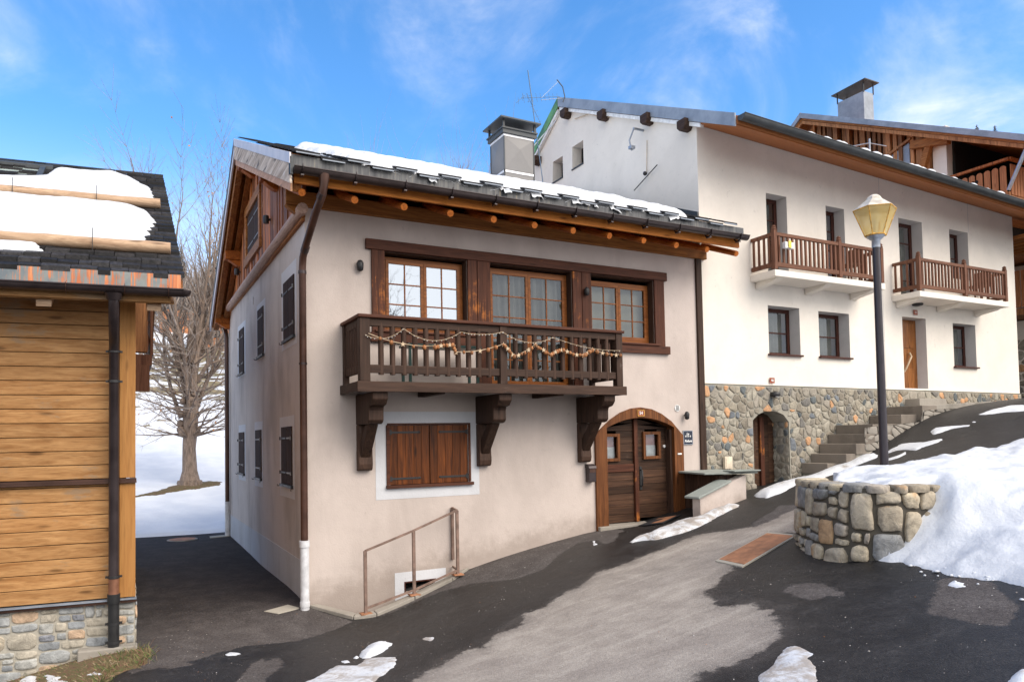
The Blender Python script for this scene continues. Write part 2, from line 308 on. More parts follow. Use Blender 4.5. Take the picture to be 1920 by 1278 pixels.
# ------------------------------------------------------------------ mesh helpers
class MB:
    def __init__(s): s.v = []; s.f = []; s.sm = []
    def add(s, vs, fs, smooth=False):
        o = len(s.v); s.v += [tuple(p) for p in vs]; s.f += [tuple(i+o for i in f) for f in fs]; s.sm += [smooth]*len(fs); return s
    def box(s, x0, x1, y0, y1, z0, z1):
        x0, x1 = sorted((x0, x1)); y0, y1 = sorted((y0, y1)); z0, z1 = sorted((z0, z1))
        return s.add([(x0, y0, z0), (x1, y0, z0), (x1, y1, z0), (x0, y1, z0), (x0, y0, z1), (x1, y0, z1), (x1, y1, z1), (x0, y1, z1)],
                     [(0, 3, 2, 1), (4, 5, 6, 7), (0, 1, 5, 4), (1, 2, 6, 5), (2, 3, 7, 6), (3, 0, 4, 7)])
    def hexa(s, p):   # 8 points, bottom ring then top ring
        return s.add(p, [(0, 3, 2, 1), (4, 5, 6, 7), (0, 1, 5, 4), (1, 2, 6, 5), (2, 3, 7, 6), (3, 0, 4, 7)])
    def beam(s, a, b, w, h, up=(0, 0, 1)):   # rectangular bar from a to b
        a, b = Vector(a), Vector(b); d = (b-a).normalized(); sd = d.cross(Vector(up)).normalized(); u = sd.cross(d)
        p = []
        for q in (a, b): p += [q-sd*w/2-u*h/2, q+sd*w/2-u*h/2, q+sd*w/2+u*h/2, q-sd*w/2+u*h/2]
        return s.add(p, [(0, 1, 2, 3), (7, 6, 5, 4), (0, 4, 5, 1), (1, 5, 6, 2), (2, 6, 7, 3), (3, 7, 4, 0)])
    def tube(s, pts, rad, n=8, cap=True, smooth=True):
        pts = [Vector(p) for p in pts]; k = len(pts)
        if not isinstance(rad, (list, tuple)): rad = [rad]*k
        vs = []; prev = None
        for i, p in enumerate(pts):
            d = (pts[min(i+1, k-1)]-pts[max(i-1, 0)])
            d = d.normalized() if d.length > 1e-9 else Vector((0, 0, 1))
            if prev is None: a = d.orthogonal().normalized()
            else:
                a = prev - d*prev.dot(d); a = a.normalized() if a.length > 1e-6 else d.orthogonal().normalized()
            prev = a; b = d.cross(a)
            for j in range(n):
                t = 2*math.pi*j/n; vs.append(p+(a*math.cos(t)+b*math.sin(t))*rad[i])
        fs = [(i*n+j, i*n+(j+1) % n, (i+1)*n+(j+1) % n, (i+1)*n+j) for i in range(k-1) for j in range(n)]
        s.add(vs, fs, smooth)
        if cap:
            s.add([vs[j] for j in range(n)], [tuple(range(n-1, -1, -1))]); s.add([vs[(k-1)*n+j] for j in range(n)], [tuple(range(n))])
        return s
    def prism(s, poly, axis, a, b):   # convex-ish polygon extruded along an axis
        def P(u, v, t): return {'x': (t, u, v), 'y': (u, t, v), 'z': (u, v, t)}[axis]
        n = len(poly); vs = [P(u, v, a) for u, v in poly]+[P(u, v, b) for u, v in poly]
        return s.add(vs, [tuple(range(n)), tuple(range(2*n-1, n-1, -1))]+[(i, i+n, (i+1) % n+n, (i+1) % n) for i in range(n)])
    def ball(s, c, r, seg=8, rings=5, sq=(1, 1, 1)):
        vs = [(c[0], c[1], c[2]+r*sq[2])]
        for i in range(1, rings):
            t = math.pi*i/rings
            for j in range(seg):
                p = 2*math.pi*j/seg; vs.append((c[0]+r*sq[0]*math.sin(t)*math.cos(p), c[1]+r*sq[1]*math.sin(t)*math.sin(p), c[2]+r*sq[2]*math.cos(t)))
        vs.append((c[0], c[1], c[2]-r*sq[2])); L = len(vs)-1; fs = []
        for j in range(seg):
            fs.append((0, 1+j, 1+(j+1) % seg)); fs.append((L, L-seg+(j+1) % seg, L-seg+j))
            for i in range(rings-2): a = 1+i*seg; fs.append((a+j, a+seg+j, a+seg+(j+1) % seg, a+(j+1) % seg))
        return s.add(vs, fs, True)
    def lathe(s, prof, c, n=12, smooth=True, rot=0):
        vs = []
        for r, z in prof:
            for j in range(n): t = 2*math.pi*j/n+rot; vs.append((c[0]+r*math.cos(t), c[1]+r*math.sin(t), c[2]+z))
        k = len(prof); fs = [(i*n+j, i*n+(j+1) % n, (i+1)*n+(j+1) % n, (i+1)*n+j) for i in range(k-1) for j in range(n)]
        s.add(vs, fs, smooth); s.add(vs[:n], [tuple(range(n-1, -1, -1))]); s.add(vs[-n:], [tuple(range(n))]); return s
    def panel(s, outer, holes, f, depth=0.0, dirn=None):
        """flat wall with holes (2D polygons); f maps (u,v)->3D; hole reveals go `depth` along dirn"""
        bm = bmesh.new()
        for poly in [outer]+holes:
            vs = [bm.verts.new(f(u, v)) for u, v in poly]
            for i in range(len(vs)): bm.edges.new((vs[i], vs[(i+1) % len(vs)]))
        bmesh.ops.triangle_fill(bm, use_beauty=True, use_dissolve=False, edges=bm.edges[:])
        bm.verts.index_update(); vs = [v.co.copy() for v in bm.verts]; fs = [tuple(v.index for v in fc.verts) for fc in bm.faces]; bm.free()
        s.add(vs, fs)
        if depth:
            d = Vector(dirn)*depth
            for h in holes: s.reveal(h, f, d)
        return s
    def reveal(s, h, f, d):
        n = len(h); a = [Vector(f(*p)) for p in h]; return s.add(a+[p+d for p in a], [(i, (i+1) % n, (i+1) % n+n, i+n) for i in range(n)])
    def build(s, name, m, parent=None, bevel=0, weld=False):
        me = bpy.data.meshes.new(name)
        O = origin(parent)
        me.from_pydata([(p[0]-O[0], p[1]-O[1], p[2]-O[2]) for p in s.v], [], s.f)
        me.polygons.foreach_set('use_smooth', s.sm); me.materials.append(MT[m] if isinstance(m, str) else m)
        me.update(); o = bpy.data.objects.new(name, me); COL.objects.link(o)
        if parent is not None: o.parent = parent
        if bevel:
            b = o.modifiers.new('bevel', 'BEVEL'); b.width = bevel; b.segments = 2; b.limit_method = 'ANGLE'
        return o
ORG = {}
def origin(p):
    while p is not None and p.parent is not None: p = p.parent
    return tuple(p.location) if p is not None else (0, 0, 0)
def thing(name, label, cat, loc, group=None):
    o = bpy.data.objects.new(name, None); COL.objects.link(o); o.location = loc; o['label'] = label; o['category'] = cat; o.empty_display_size = .2
    if group: o['group'] = group
    return o
def tag(o, label=None, cat=None, group=None, kind=None):
    if label: o['label'] = label
    if cat: o['category'] = cat
    if group: o['group'] = group
    if kind: o['kind'] = kind
    return o
def B(*a): return MB().box(*a)
def rect(u0, u1, v0, v1): return [(u0, v0), (u1, v0), (u1, v1), (u0, v1)]
XZ = lambda y: (lambda u, v: (u, y, v))
YZ = lambda x: (lambda u, v: (x, u, v))

# value noise for outlines and heights
_ng = np.random.RandomState(3).rand(64, 64)
def vnoise(x, y):
    x = np.asarray(x, float); y = np.asarray(y, float); xi = np.floor(x).astype(int); yi = np.floor(y).astype(int); fx = x-xi; fy = y-yi
    fx = fx*fx*(3-2*fx); fy = fy*fy*(3-2*fy); g = lambda a, b: _ng[a % 64, b % 64]
    return (g(xi, yi)*(1-fx)+g(xi+1, yi)*fx)*(1-fy)+(g(xi, yi+1)*(1-fx)+g(xi+1, yi+1)*fx)*fy
def fbm(x, y, o=4):
    s = 0; a = .5
    for i in range(o): s = s+a*vnoise(x*2**i+i*7.3, y*2**i+i*3.1); a *= .5
    return s-.47
def sdist(px, py, poly):
    P = np.array(poly, float); d = np.full(px.shape, 1e9); ins = np.zeros(px.shape, bool)
    for i in range(len(P)):
        a, b = P[i], P[(i+1) % len(P)]; e = b-a; L = max(e@e, 1e-12)
        t = np.clip(((px-a[0])*e[0]+(py-a[1])*e[1])/L, 0, 1)
        d = np.minimum(d, np.hypot(px-a[0]-t*e[0], py-a[1]-t*e[1]))
        c = ((a[1] > py) != (b[1] > py)); xx = a[0]+(py-a[1])/(b[1]-a[1]+1e-15)*(b[0]-a[0]); ins ^= (c & (px < xx))
    return np.where(ins, d, -d)
def grid_mesh(name, X, Y, Z, m, parent=None, mask=None, smooth=True, attrs=None):
    ny, nx = X.shape; idx = np.arange(nx*ny).reshape(ny, nx)
    q = np.stack([idx[:-1, :-1], idx[:-1, 1:], idx[1:, 1:], idx[1:, :-1]], -1).reshape(-1, 4)
    if mask is not None:
        mk = mask.reshape(-1); q = q[mk[q].any(1)]
    used = np.unique(q); re = np.full(nx*ny, -1); re[used] = np.arange(len(used)); q = re[q]
    O = origin(parent)
    V = np.stack([X.reshape(-1)[used]-O[0], Y.reshape(-1)[used]-O[1], Z.reshape(-1)[used]-O[2]], -1)
    me = bpy.data.meshes.new(name); me.vertices.add(len(V)); me.vertices.foreach_set('co', V.reshape(-1).astype(np.float32))
    me.loops.add(len(q)*4); me.loops.foreach_set('vertex_index', q.reshape(-1).astype(np.int32))
    me.polygons.add(len(q)); me.polygons.foreach_set('loop_start', (np.arange(len(q))*4).astype(np.int32))
    me.polygons.foreach_set('loop_total', np.full(len(q), 4, np.int32)); me.update(calc_edges=True)
    me.polygons.foreach_set('use_smooth', np.full(len(q), smooth))
    for k, A in (attrs or {}).items():
        at = me.attributes.new(k, 'FLOAT', 'POINT'); at.data.foreach_set('value', A.reshape(-1)[used].astype(np.float32))
    me.materials.append(MT[m]); o = bpy.data.objects.new(name, me); COL.objects.link(o)
    if parent is not None: o.parent = parent
    return o

# stones: Voronoi cells domed out of a mortar bed
def clip(poly, nx, ny, c):
    out = []
    for i in range(len(poly)):
        a, b = poly[i], poly[(i+1) % len(poly)]; da = a[0]*nx+a[1]*ny-c; db = b[0]*nx+b[1]*ny-c
        if da <= 0: out.append(a)
        if (da < 0 < db) or (db < 0 < da): t = da/(da-db); out.append((a[0]+(b[0]-a[0])*t, a[1]+(b[1]-a[1])*t))
    return out
def stones(mb, region, f, size, aspect, gap, H, seed, keep=None, extra=(), jit=.42, drop=.18, its=2, cc=.22, cut=(), wvar=.35):
    r = random.Random(seed); us = [p[0] for p in region]; vs = [p[1] for p in region]
    u0, u1, v0, v1 = min(us), max(us), min(vs), max(vs); du, dv = size*aspect, size; seeds = []
    nr = max(1, round((v1-v0)/dv)); nc = max(1, round((u1-u0)/du))
    for j in range(nr):
        for i in range(nc+1):
            if r.random() < drop: continue
            seeds.append((u0+(i+(.5 if j % 2 else 0)+r.uniform(-jit, jit))*(u1-u0)/nc, v0+(j+.5+r.uniform(-jit, jit))*(v1-v0)/nr))
    real = [p for p in seeds if keep is None or keep(*p)]; wt_ = {p: r.uniform(-1, 1)*wvar*size*size for p in real}
    allp = real+[q for p in real for e in extra for q in [e(*p)] if q]
    for p in real:
        near = sorted(allp, key=lambda q: ((q[0]-p[0])/aspect)**2+(q[1]-p[1])**2)[1:16]
        poly = list(region)
        for q in near:
            ax, ay = (q[0]-p[0])/aspect**2, q[1]-p[1]
            mx_, my_ = (p[0]+q[0])/2, (p[1]+q[1])/2; poly = clip(poly, ax, ay, ax*mx_+ay*my_+(wt_[p]-wt_.get(q, 0))/2)
            if len(poly) < 3: break
        for (nx, ny, c) in cut: poly = clip(poly, nx, ny, c) if len(poly) > 2 else poly
        if len(poly) < 3: continue
        cx = sum(q[0] for q in poly)/len(poly); cy = sum(q[1] for q in poly)/len(poly)
        L = min(max(q[0] for q in poly)-min(q[0] for q in poly), max(q[1] for q in poly)-min(q[1] for q in poly))
        if L < gap*2.2: continue
        k = max(.5, 1-gap/L)
        poly = [(cx+(a-cx)*k, cy+(b-cy)*k) for a, b in poly]
        for _ in range(its):
            poly = [q for i in range(len(poly)) for q in ((poly[i][0]*(1-cc)+poly[(i+1) % len(poly)][0]*cc, poly[i][1]*(1-cc)+poly[(i+1) % len(poly)][1]*cc), (poly[i][0]*cc+poly[(i+1) % len(poly)][0]*(1-cc), poly[i][1]*cc+poly[(i+1) % len(poly)][1]*(1-cc)))]
        poly = [(a+r.uniform(-1, 1)*gap*.15, b+r.uniform(-1, 1)*gap*.15) for a, b in poly]
        n = len(poly); h = H*r.uniform(.6, 1.15); tx, ty = r.uniform(-.25, .25)*h/L, r.uniform(-.25, .25)*h/L; V = []
        for (k, hh) in ((1, -.35), (.965, .45), (.86, .85), (.55, 1.0)):
            for a, b in poly:
                aa, bb = cx+(a-cx)*k, cy+(b-cy)*k; V.append(f(aa, bb, hh*h+((aa-cx)*tx+(bb-cy)*ty)*4+(r.uniform(-.1, .1)*h if k < .96 else 0)))
        V.append(f(cx, cy, h*1.02))
        F_ = [(i*n+j, i*n+(j+1) % n, (i+1)*n+(j+1) % n, (i+1)*n+j) for i in range(3) for j in range(n)]+[(3*n+j, 3*n+(j+1) % n, 4*n) for j in range(n)]
        mb.add(V, F_, True)
    return mb

def blocks(mb, u0, u1, v0, v1, f, smin, smax, aspect, gap, H, seed, warp=.035, keep=None):
    """roughly squared rubble: a rectangle split again and again, its joints bent by noise, each block chipped and domed"""
    r = random.Random(seed); cells = []
    def split(a, b, c, d):
        w, h = (b-a)/aspect, d-c; lim = r.uniform(smin, smax)
        if max(w, h) < lim or max(w, h) < smin*1.3: cells.append((a, b, c, d)); return
        if w > h*r.uniform(.7, 1.3): m = a+(b-a)*r.uniform(.32, .68); split(a, m, c, d); split(m, b, c, d)
        else: m = c+(d-c)*r.uniform(.32, .68); split(a, b, c, m); split(a, b, m, d)
    n0 = max(1, round((u1-u0)/(1.1)));
    for i in range(n0): split(u0+(u1-u0)*i/n0, u0+(u1-u0)*(i+1)/n0, v0, v1)
    def wp(u, v):
        k = min(1, min(v-v0, v1-v)/.05+.15); return (u+float(fbm(np.array([u*3.1+seed]), np.array([v*3.1]), 3)[0])*warp*3, v+float(fbm(np.array([u*2.7+9]), np.array([v*4.1+seed]), 3)[0])*warp*3*max(k, 0))
    for (a, b, c, d) in cells:
        if keep and not keep((a+b)/2, (c+d)/2): continue
        g = gap*r.uniform(.35, .75); P = []
        for (p, q, m) in (((a, c), (b, c), 5), ((b, c), (b, d), 4), ((b, d), (a, d), 5), ((a, d), (a, c), 4)):
            for i in range(m): t = i/m; P.append((p[0]+(q[0]-p[0])*t, p[1]+(q[1]-p[1])*t))
        cx, cy, hw, hh = (a+b)/2, (c+d)/2, (b-a)/2, (d-c)/2; ch = [r.uniform(.0, .45) for _ in range(4)]; Q = []
        for (x, y) in P:
            X_, Y_ = (x-cx)/hw, (y-cy)/hh; k = (0 if X_ < 0 else 1)+(0 if Y_ < 0 else 2); e = max(0, abs(X_)+abs(Y_)-(2-ch[k])); X_ -= math.copysign(e*.5, X_); Y_ -= math.copysign(e*.5, Y_)
            x, y = wp(cx+X_*(hw-g), cy+Y_*(hh-g)); Q.append((x+r.uniform(-1, 1)*g*.4, y+r.uniform(-1, 1)*g*.4))
        n = len(Q); cx = sum(q[0] for q in Q)/n; cy = sum(q[1] for q in Q)/n; h = H*r.uniform(.45, 1.2); tx, ty = r.uniform(-1, 1)*h*.5, r.uniform(-1, 1)*h*.5; V = []
        for (k, z) in ((1, -.5), (.97, .55), (.88, .88), (.5, 1.0)):
            for (x, y) in Q: aa, bb = cx+(x-cx)*k, cy+(y-cy)*k; V.append(f(aa, bb, z*h+((aa-cx)/hw*tx+(bb-cy)/hh*ty)*(.4 if z > 0 else 0)+(r.uniform(-.10, .10)*h if z > .6 else 0)))
        V.append(f(cx, cy, h*r.uniform(.95, 1.1)))
        mb.add(V, [(i*n+j, i*n+(j+1) % n, (i+1)*n+(j+1) % n, (i+1)*n+j) for i in range(3) for j in range(n)]+[(3*n+j, 3*n+(j+1) % n, 4*n) for j in range(n)], True)
    return mb

# ------------------------------------------------------------------ ground
GP = np.array([(0, 0, 0), (2.64, 0, 0.28), (3.9, 0, 0.53), (5.35, 0, 0.74), (6.29, 0, 0.78), (8.3, 0, 1.2), (9.5, -0.1, 1.35), (10.6, -0.1, 1.45), (11.4, -1.2, 1.85), (13, -1.4, 2.45), (14.2, -1.4, 2.85), (16, -1.4, 3.15), (20, -1.4, 3.45), (24, -1.4, 3.8), (30, -2, 4.4), (30, -12, 5.4), (-2.37, -1.4, 0.07), (0.7, -0.7, -0.12), (-0.6, -1.2, -0.1), (-4, -2.6, -0.02), (-3.75, -1.2, -0.2), (-4.6, -1.1, -0.28), (-6.5, -3, -0.05), (-2.5, -5, 0.25), (-2.5, -11.4, 0.62), (-8, -11, 0.8), (0, -11, 0.75), (0, -6, 0.3), (0, -3, 0.02), (2, -3, 0.33), (4.8, -5.9, 1.07), (5, -3, 0.87), (7.9, -4.3, 1.62), (2.2, -9, 0.93), (10, -3, 1.85), (14, -3, 2.7), (20, -3, 3.5), (12, -10, 2.6), (6, -12, 1.8), (0, 4, 0.03), (0, 9.36, 0.1), (-2.4, 4, 0.1), (-2.4, 9.5, 0.12), (-5, 9.5, 0.2), (-5, 4, 0.2), (4, -16, 1.8), (-6, -18, 1.4)])
DRY = [[(-0.44, -5.06), (0.17, -4.45), (0.57, -4.21), (0.85, -4.04), (0.96, -4.16), (1.32, -3.83), (1.62, -3.82), (1.88, -3.44), (2.18, -3.49), (2.5, -3.24), (2.77, -3.14), (3.01, -3.09), (3.51, -2.7), (3.66, -2.73), (3.97, -2.79), (4.31, -2.68), (4.93, -2.65), (5.24, -2.55), (5.65, -2.55), (5.82, -2.98), (6.05, -3.33), (6.42, -3.33), (6.89, -3.24), (7.21, -3.25), (6.68, -3.87), (5.73, -4.38), (5.71, -3.96), (5.08, -4.24), (3.87, -4.85), (3.58, -5.01), (3.39, -5.08), (3.22, -5.34), (3.06, -5.59), (3.1, -5.71), (3.19, -5.85), (3.26, -5.91), (3.1, -6.13), (3.15, -6.26), (2.92, -6.5), (2.6, -6.91), (2.32, -6.97), (2.19, -6.98), (1.97, -6.97), (1.85, -7), (1.75, -6.94), (1.65, -6.86), (1.48, -6.94), (1.12, -7.2)]]
MID = [[(-2.45, -2.59), (-1.68, -2.24), (-1.14, -1.64), (-0.68, -1.53), (-0.41, -1.44), (-0.1, -1.23), (0.18, -1.04), (0.51, -0.74), (0.02, -0), (0.04, 0.78), (0.21, 7.97), (0.05, 9.63), (-2.44, 11.4), (-2.5, 0.81)], [(0.64, -0.73), (0.88, -0.77), (1.25, -0.71), (1.46, -0.63), (1.94, -0.59), (2.42, -0.82), (2.86, -1.51), (3.33, -1.56), (3.91, -1.05), (4.57, -0.64), (4.82, -0.78), (4.69, -1.3), (4.88, -1.28), (5.41, -0.72), (5.68, -0.53), (5.8, 0.72), (5.4, 0.82), (4.04, 0.44), (2.74, -0.03), (1.64, -0.13)], [(3.67, -5.91), (3.91, -5.86), (3.99, -6.03), (4, -6.22), (3.9, -6.37), (3.79, -6.59), (3.68, -6.66), (3.64, -6.51), (3.46, -6.46), (3.54, -6.16)], [(3.47, -7.61), (4.38, -7.18), (4.53, -7.32), (4.36, -7.7), (4.11, -7.89), (3.8, -8.16), (3.35, -8.32), (3.32, -8.12), (3.39, -7.85)], [(-1.53, -3.66), (-1.25, -2.68), (-1.06, -2.43), (-0.99, -2.71), (-0.9, -2.92), (-1.13, -3.35), (-1.29, -3.81)], [(-2.26, -2.06), (-1.98, -2.04), (-1.81, -2.51), (-2.08, -2.63), (-2.21, -2.31)], [(6.83, -2.9), (7.36, -2.63), (7.31, -2.88), (7.38, -3.15), (6.02, -4.27), (5.83, -4.26), (5.82, -3.99), (5.72, -3.86), (5.62, -3.73), (6.24, -3.06)], [(-1.36, -3.06), (-1.25, -2.81), (-1.08, -2.57), (-0.89, -2.47), (-0.85, -2.76), (-1.07, -3.14), (-1.22, -3.5), (-1.34, -4.08), (-1.5, -3.97)]]
SNOW = {'A': [(4.86, -1.54), (5.03, -1.5), (5.3, -1.49), (5.62, -1.31), (5.87, -1.3), (6.25, -1.05), (6.5, -1.11), (6.65, -1.31), (7.03, -1.16), (7.34, -1.14), (7.72, -0.95), (7.86, -1.04), (7.67, -1.48), (7.5, -1.67), (7.1, -1.73), (6.61, -1.93), (6.13, -2.12), (5.73, -2.2), (5.48, -2.12), (5.15, -2.07), (5.02, -1.84), (4.8, -1.79)], 'B': [(8.3, -1.16), (8.99, -0.73), (10.28, -0.03), (10.72, -0.13), (10.8, -0.43), (11.13, -0.34), (11.4, -0.5), (11.77, -0.57), (12.25, -0.4), (12.04, -0.89), (11.92, -1.25), (11.66, -1.41), (11.3, -1.26), (11, -1.15), (10.51, -1.14), (9.65, -1.46), (9.37, -1.27), (8.53, -1.66), (8.08, -1.7)], 'C': [(11.97, -1.4), (12.44, -1.45), (12.46, -1.67), (12.41, -2.01), (12.61, -2.35), (12.32, -2.4), (12.02, -2.22), (11.79, -2.21), (11.95, -1.93), (11.98, -1.67), (11.85, -1.53)], 'D': [(13.09, -1.71), (13.37, -1.66), (13.47, -1.98), (13.57, -2.36), (13.42, -2.37), (13.23, -2.12), (13, -2.03), (12.85, -1.93)], 'E': [(14.27, -2.03), (14.81, -2.05), (15.38, -2.16), (15.51, -2.46), (14.83, -2.79), (14.6, -2.45), (14.34, -2.23)], 'F': [(11.37, -1.83), (11.54, -1.96), (11.82, -1.97), (11.64, -2.14), (11.32, -2.18), (11.13, -2.01)], 'H': [(-0.93, -3.92), (-0.7, -3.65), (-0.41, -3.3), (-0.24, -3.48), (-0.06, -3.18), (0.12, -3.34), (0.25, -3.49), (0.05, -3.95), (-0.16, -4.2), (-0.42, -4.49), (-0.63, -5.01), (-1.19, -4.58)], 'I': [(-0.03, -2.87), (0.12, -2.59), (0.3, -2.48), (0.49, -2.4), (0.43, -2.74), (0.23, -3.02), (-0.01, -3.24), (-0.08, -3.15)], 'I2': [(-0.16, -3.04), (-0.08, -2.92), (-0.07, -3.05), (-0.15, -3.17)], 'I3': [(-0.33, -3.07), (-0.2, -3.11), (-0.22, -3.3), (-0.35, -3.3)], 'J': [(0.72, -2.89), (0.82, -2.85), (0.88, -3.02), (0.81, -3.22), (0.72, -3.2)], 'K': [(-1.46, -2.1), (-1.39, -1.96), (-1.24, -2.03), (-1.22, -2.12), (-1.32, -2.23), (-1.44, -2.2)], 'L': [(2.01, -7.24), (2.25, -7.14), (2.38, -7.08), (2.45, -7.13), (2.41, -7.28), (2.35, -7.43), (2.25, -7.46), (2.16, -7.58), (2.03, -7.69), (1.87, -7.88), (1.67, -7.89), (1.51, -7.58), (1.76, -7.3)], 'M': [(2.36, -8.81), (2.58, -8.76), (2.64, -8.79), (2.65, -8.85), (2.34, -9), (2.26, -8.86)], 'M2': [(2.85, -8.65), (2.94, -8.65), (2.92, -8.71), (2.75, -8.79), (2.73, -8.74)], 'N': [(-3.58, -1.09), (-3.49, -1.11), (-3.35, -1.55), (-3.29, -1.95), (-3.31, -2.33), (-3.47, -2.04)], 'N2': [(-3.33, -1.64), (-3.27, -1.65), (-3.11, -1.94), (-2.97, -2.37), (-2.91, -2.71), (-2.94, -2.92), (-3.23, -2.6), (-3.29, -2.04)], 'N3': [(-2.98, -2.29), (-2.88, -2.28), (-2.78, -2.2), (-2.68, -2.27), (-2.61, -2.5), (-2.69, -2.58), (-2.84, -2.52), (-2.94, -2.47)], 'O': [(4.71, -0.8), (4.8, -0.84), (4.63, -1.15), (4.52, -1.14)], 'P': [(4.22, -7.33), (4.35, -7.33), (4.31, -7.46), (4.21, -7.54), (4.14, -7.46)], 'Q': [(3.66, -8.03), (3.76, -8.03), (3.78, -8.1), (3.64, -8.15), (3.58, -8.11)], 'R': [(13.73, -2.22), (13.86, -2.2), (13.84, -2.32), (13.75, -2.38), (13.69, -2.31)]}
GRASS = [(-3.91, -0.91), (-3.76, -0.62), (-3.55, -0.5), (-3.25, -0.55), (-2.99, -0.87), (-2.78, -1.09), (-2.48, -1.34), (-2.21, -1.52), (-2.21, -2.18), (-2.35, -2.4), (-2.51, -2.46), (-2.66, -2.83), (-2.85, -3.02), (-3.81, -1.7)]

def _tps(P):
    n = len(P); d = np.hypot(P[:, None, 0]-P[None, :, 0], P[:, None, 1]-P[None, :, 1])
    K = np.where(d > 0, d*d*np.log(d+1e-12), 0)+np.eye(n)*.02
    Q = np.c_[np.ones(n), P[:, :2]]; A = np.block([[K, Q], [Q.T, np.zeros((3, 3))]])
    return np.linalg.solve(A, np.r_[P[:, 2], 0, 0, 0])
_W = _tps(GP)
def gz(x, y):
    x = np.clip(np.asarray(x, float), -9, 32); y = np.clip(np.asarray(y, float), -17, 9.6)
    r = _W[-3]+_W[-2]*x+_W[-1]*y
    for i in range(len(GP)):
        d2 = (x-GP[i, 0])**2+(y-GP[i, 1])**2; r = r+_W[i]*.5*d2*np.log(d2+1e-12)
    return r
def road_material():
    m = M('asphalt'); v = m.vec()
    fine = m.math('ADD', m.math('MULTIPLY', m.noise(v, 36, 5, .85), .7), m.math('MULTIPLY', m.noise(v, 90, 2, .7), .3)); med = m.noise(v, 3.0, 7, .65); big = m.noise(v, .8, 5, .6); grain = m.vor(v, 75)
    e1 = m.math('MULTIPLY', m.math('SUBTRACT', m.noise(v, 5, 9, .78, .4), .5), .42)
    e0 = m.math('ADD', m.attr('dry'), e1); dry = m.math('ADD', m.math('MULTIPLY', m.rng(e0, -.02, .05), .72), m.math('MULTIPLY', m.rng(e0, -.02, .32), .28)); damp = m.math('MULTIPLY', m.rng(m.math('ADD', e0, m.math('MULTIPLY', m.math('SUBTRACT', m.noise(v, 1.7, 6, .7), .5), .9)), -.22, .02), .22)
    mid = m.rng(m.math('ADD', m.attr('mid'), m.math('MULTIPLY', e1, .7)), -.015, .03)
    wetc = m.mix(m.rng(med, .35, .7), (.013, .0125, .0135), (.032, .030, .030)); wetc = m.mix(m.rng(m.noise(m.vec((1.2, 2.2, 1)), 1.6, 9, .75, .6), .54, .66, 0, .4), wetc, (.055, .051, .05))
    midc = m.mix(m.rng(med, .35, .7), (.075, .066, .064), (.108, .097, .094))
    g2_ = m.noise(v, 16, 7, .85); wetc = m.hsv(wetc, .5, .8, m.rng(g2_, .3, .7, .3, 1.45, False))
    lane = m.rng(m.attr('lane'), 0, 1); midc = m.mix(lane, midc, m.mix(m.rng(med, .35, .7), (.030, .026, .0255), (.055, .048, .047)))
    dryc = m.mix(m.rng(med, .3, .72), (.29, .255, .225), (.39, .35, .31))
    dryc = m.mix(m.rng(big, .42, .62, 0, .45), dryc, (.235, .205, .185)); sk_ = m.noise(m.vec((.5, 3.4, 1), (0, 0, -.42)), 1.5, 6, .65); dryc = m.mix(m.rng(sk_, .48, .68, 0, .32), dryc, (.50, .455, .40))
    ck = m.math('ADD', m.vor(v, .42, 'DISTANCE_TO_EDGE'), m.math('MULTIPLY', m.math('SUBTRACT', m.noise(v, 4, 6, .7), .5), .11)); ck = m.math('MULTIPLY', m.rng(m.math('ABSOLUTE', ck), .009, .004), m.rng(m.noise(v, .9, 2), .5, .56)); dryc = m.mix(m.math('MULTIPLY', ck, .12), dryc, (.06, .05, .045))
    wetc = m.mix(damp, wetc, (.12, .105, .098)); col = m.mix(mid, wetc, midc); col = m.mix(dry, col, dryc)
    col = m.hsv(col, .5, 1, m.math('ADD', 1.0, m.math('MULTIPLY', m.math('SUBTRACT', m.rng(fine, .3, .7, 0, 1, False), .5), m.rng(dry, 0, 1, 1.9, .8, False))))
    pale = m.math('MULTIPLY', m.rng(m.vor(v, 60), .16, .08), m.rng(m.noise(v, 22, 2), .5, .62))
    col = m.mix(m.math('MULTIPLY', pale, .6), col, (.42, .38, .34))
    bits = m.math('MULTIPLY', m.rng(m.vor(v, 9), .05, .03), m.rng(m.noise(v, 1.5, 2), .5, .58)); col = m.mix(m.math('MULTIPLY', bits, .8), col, (.6, .58, .55))
    ro = m.mix(m.math('MAXIMUM', dry, mid), (.5, .5, .5), (.9, .9, .9)); ro = m.math('ADD', ro, m.math('MULTIPLY', m.math('SUBTRACT', med, .5), .3))
    m.bump(m.math('ADD', m.math('ADD', fine, m.math('MULTIPLY', grain, .8)), m.math('MULTIPLY', med, 1.2)), .55, .008)
    return m.out(col, ro, 0, m.mix(m.math('MAXIMUM', dry, mid), (.32, .32, .32), (.2, .2, .2)))
MT['road'] = road_material()
def axis(a0, a1, step, outer):
    c = list(np.arange(a0, a1+step*.5, step)); s = step; lo, hi = a0, a1
    while lo > -outer: s *= 1.35; lo -= s; c.insert(0, lo)
    s = step
    while hi < outer: s *= 1.35; hi += s; c.append(hi)
    return np.array(c)
xs = axis(-4.5, 17, .055, 300); ys = [y for y in axis(-9.6, 10.25, .055, 300) if y <= 10.26]
X, Y = np.meshgrid(xs, ys); Zg = gz(X, Y)+fbm(X*.9, Y*.9, 3)*.02
def mindist(polys):
    d = np.full(X.shape, -5.)
    for P_ in polys:
        p = np.array(P_); m_ = (X > p[:, 0].min()-1) & (X < p[:, 0].max()+1) & (Y > p[:, 1].min()-1) & (Y < p[:, 1].max()+1)
        d[m_] = np.maximum(d[m_], sdist(X[m_], Y[m_], P_))
    return np.clip(d, -1, 1)
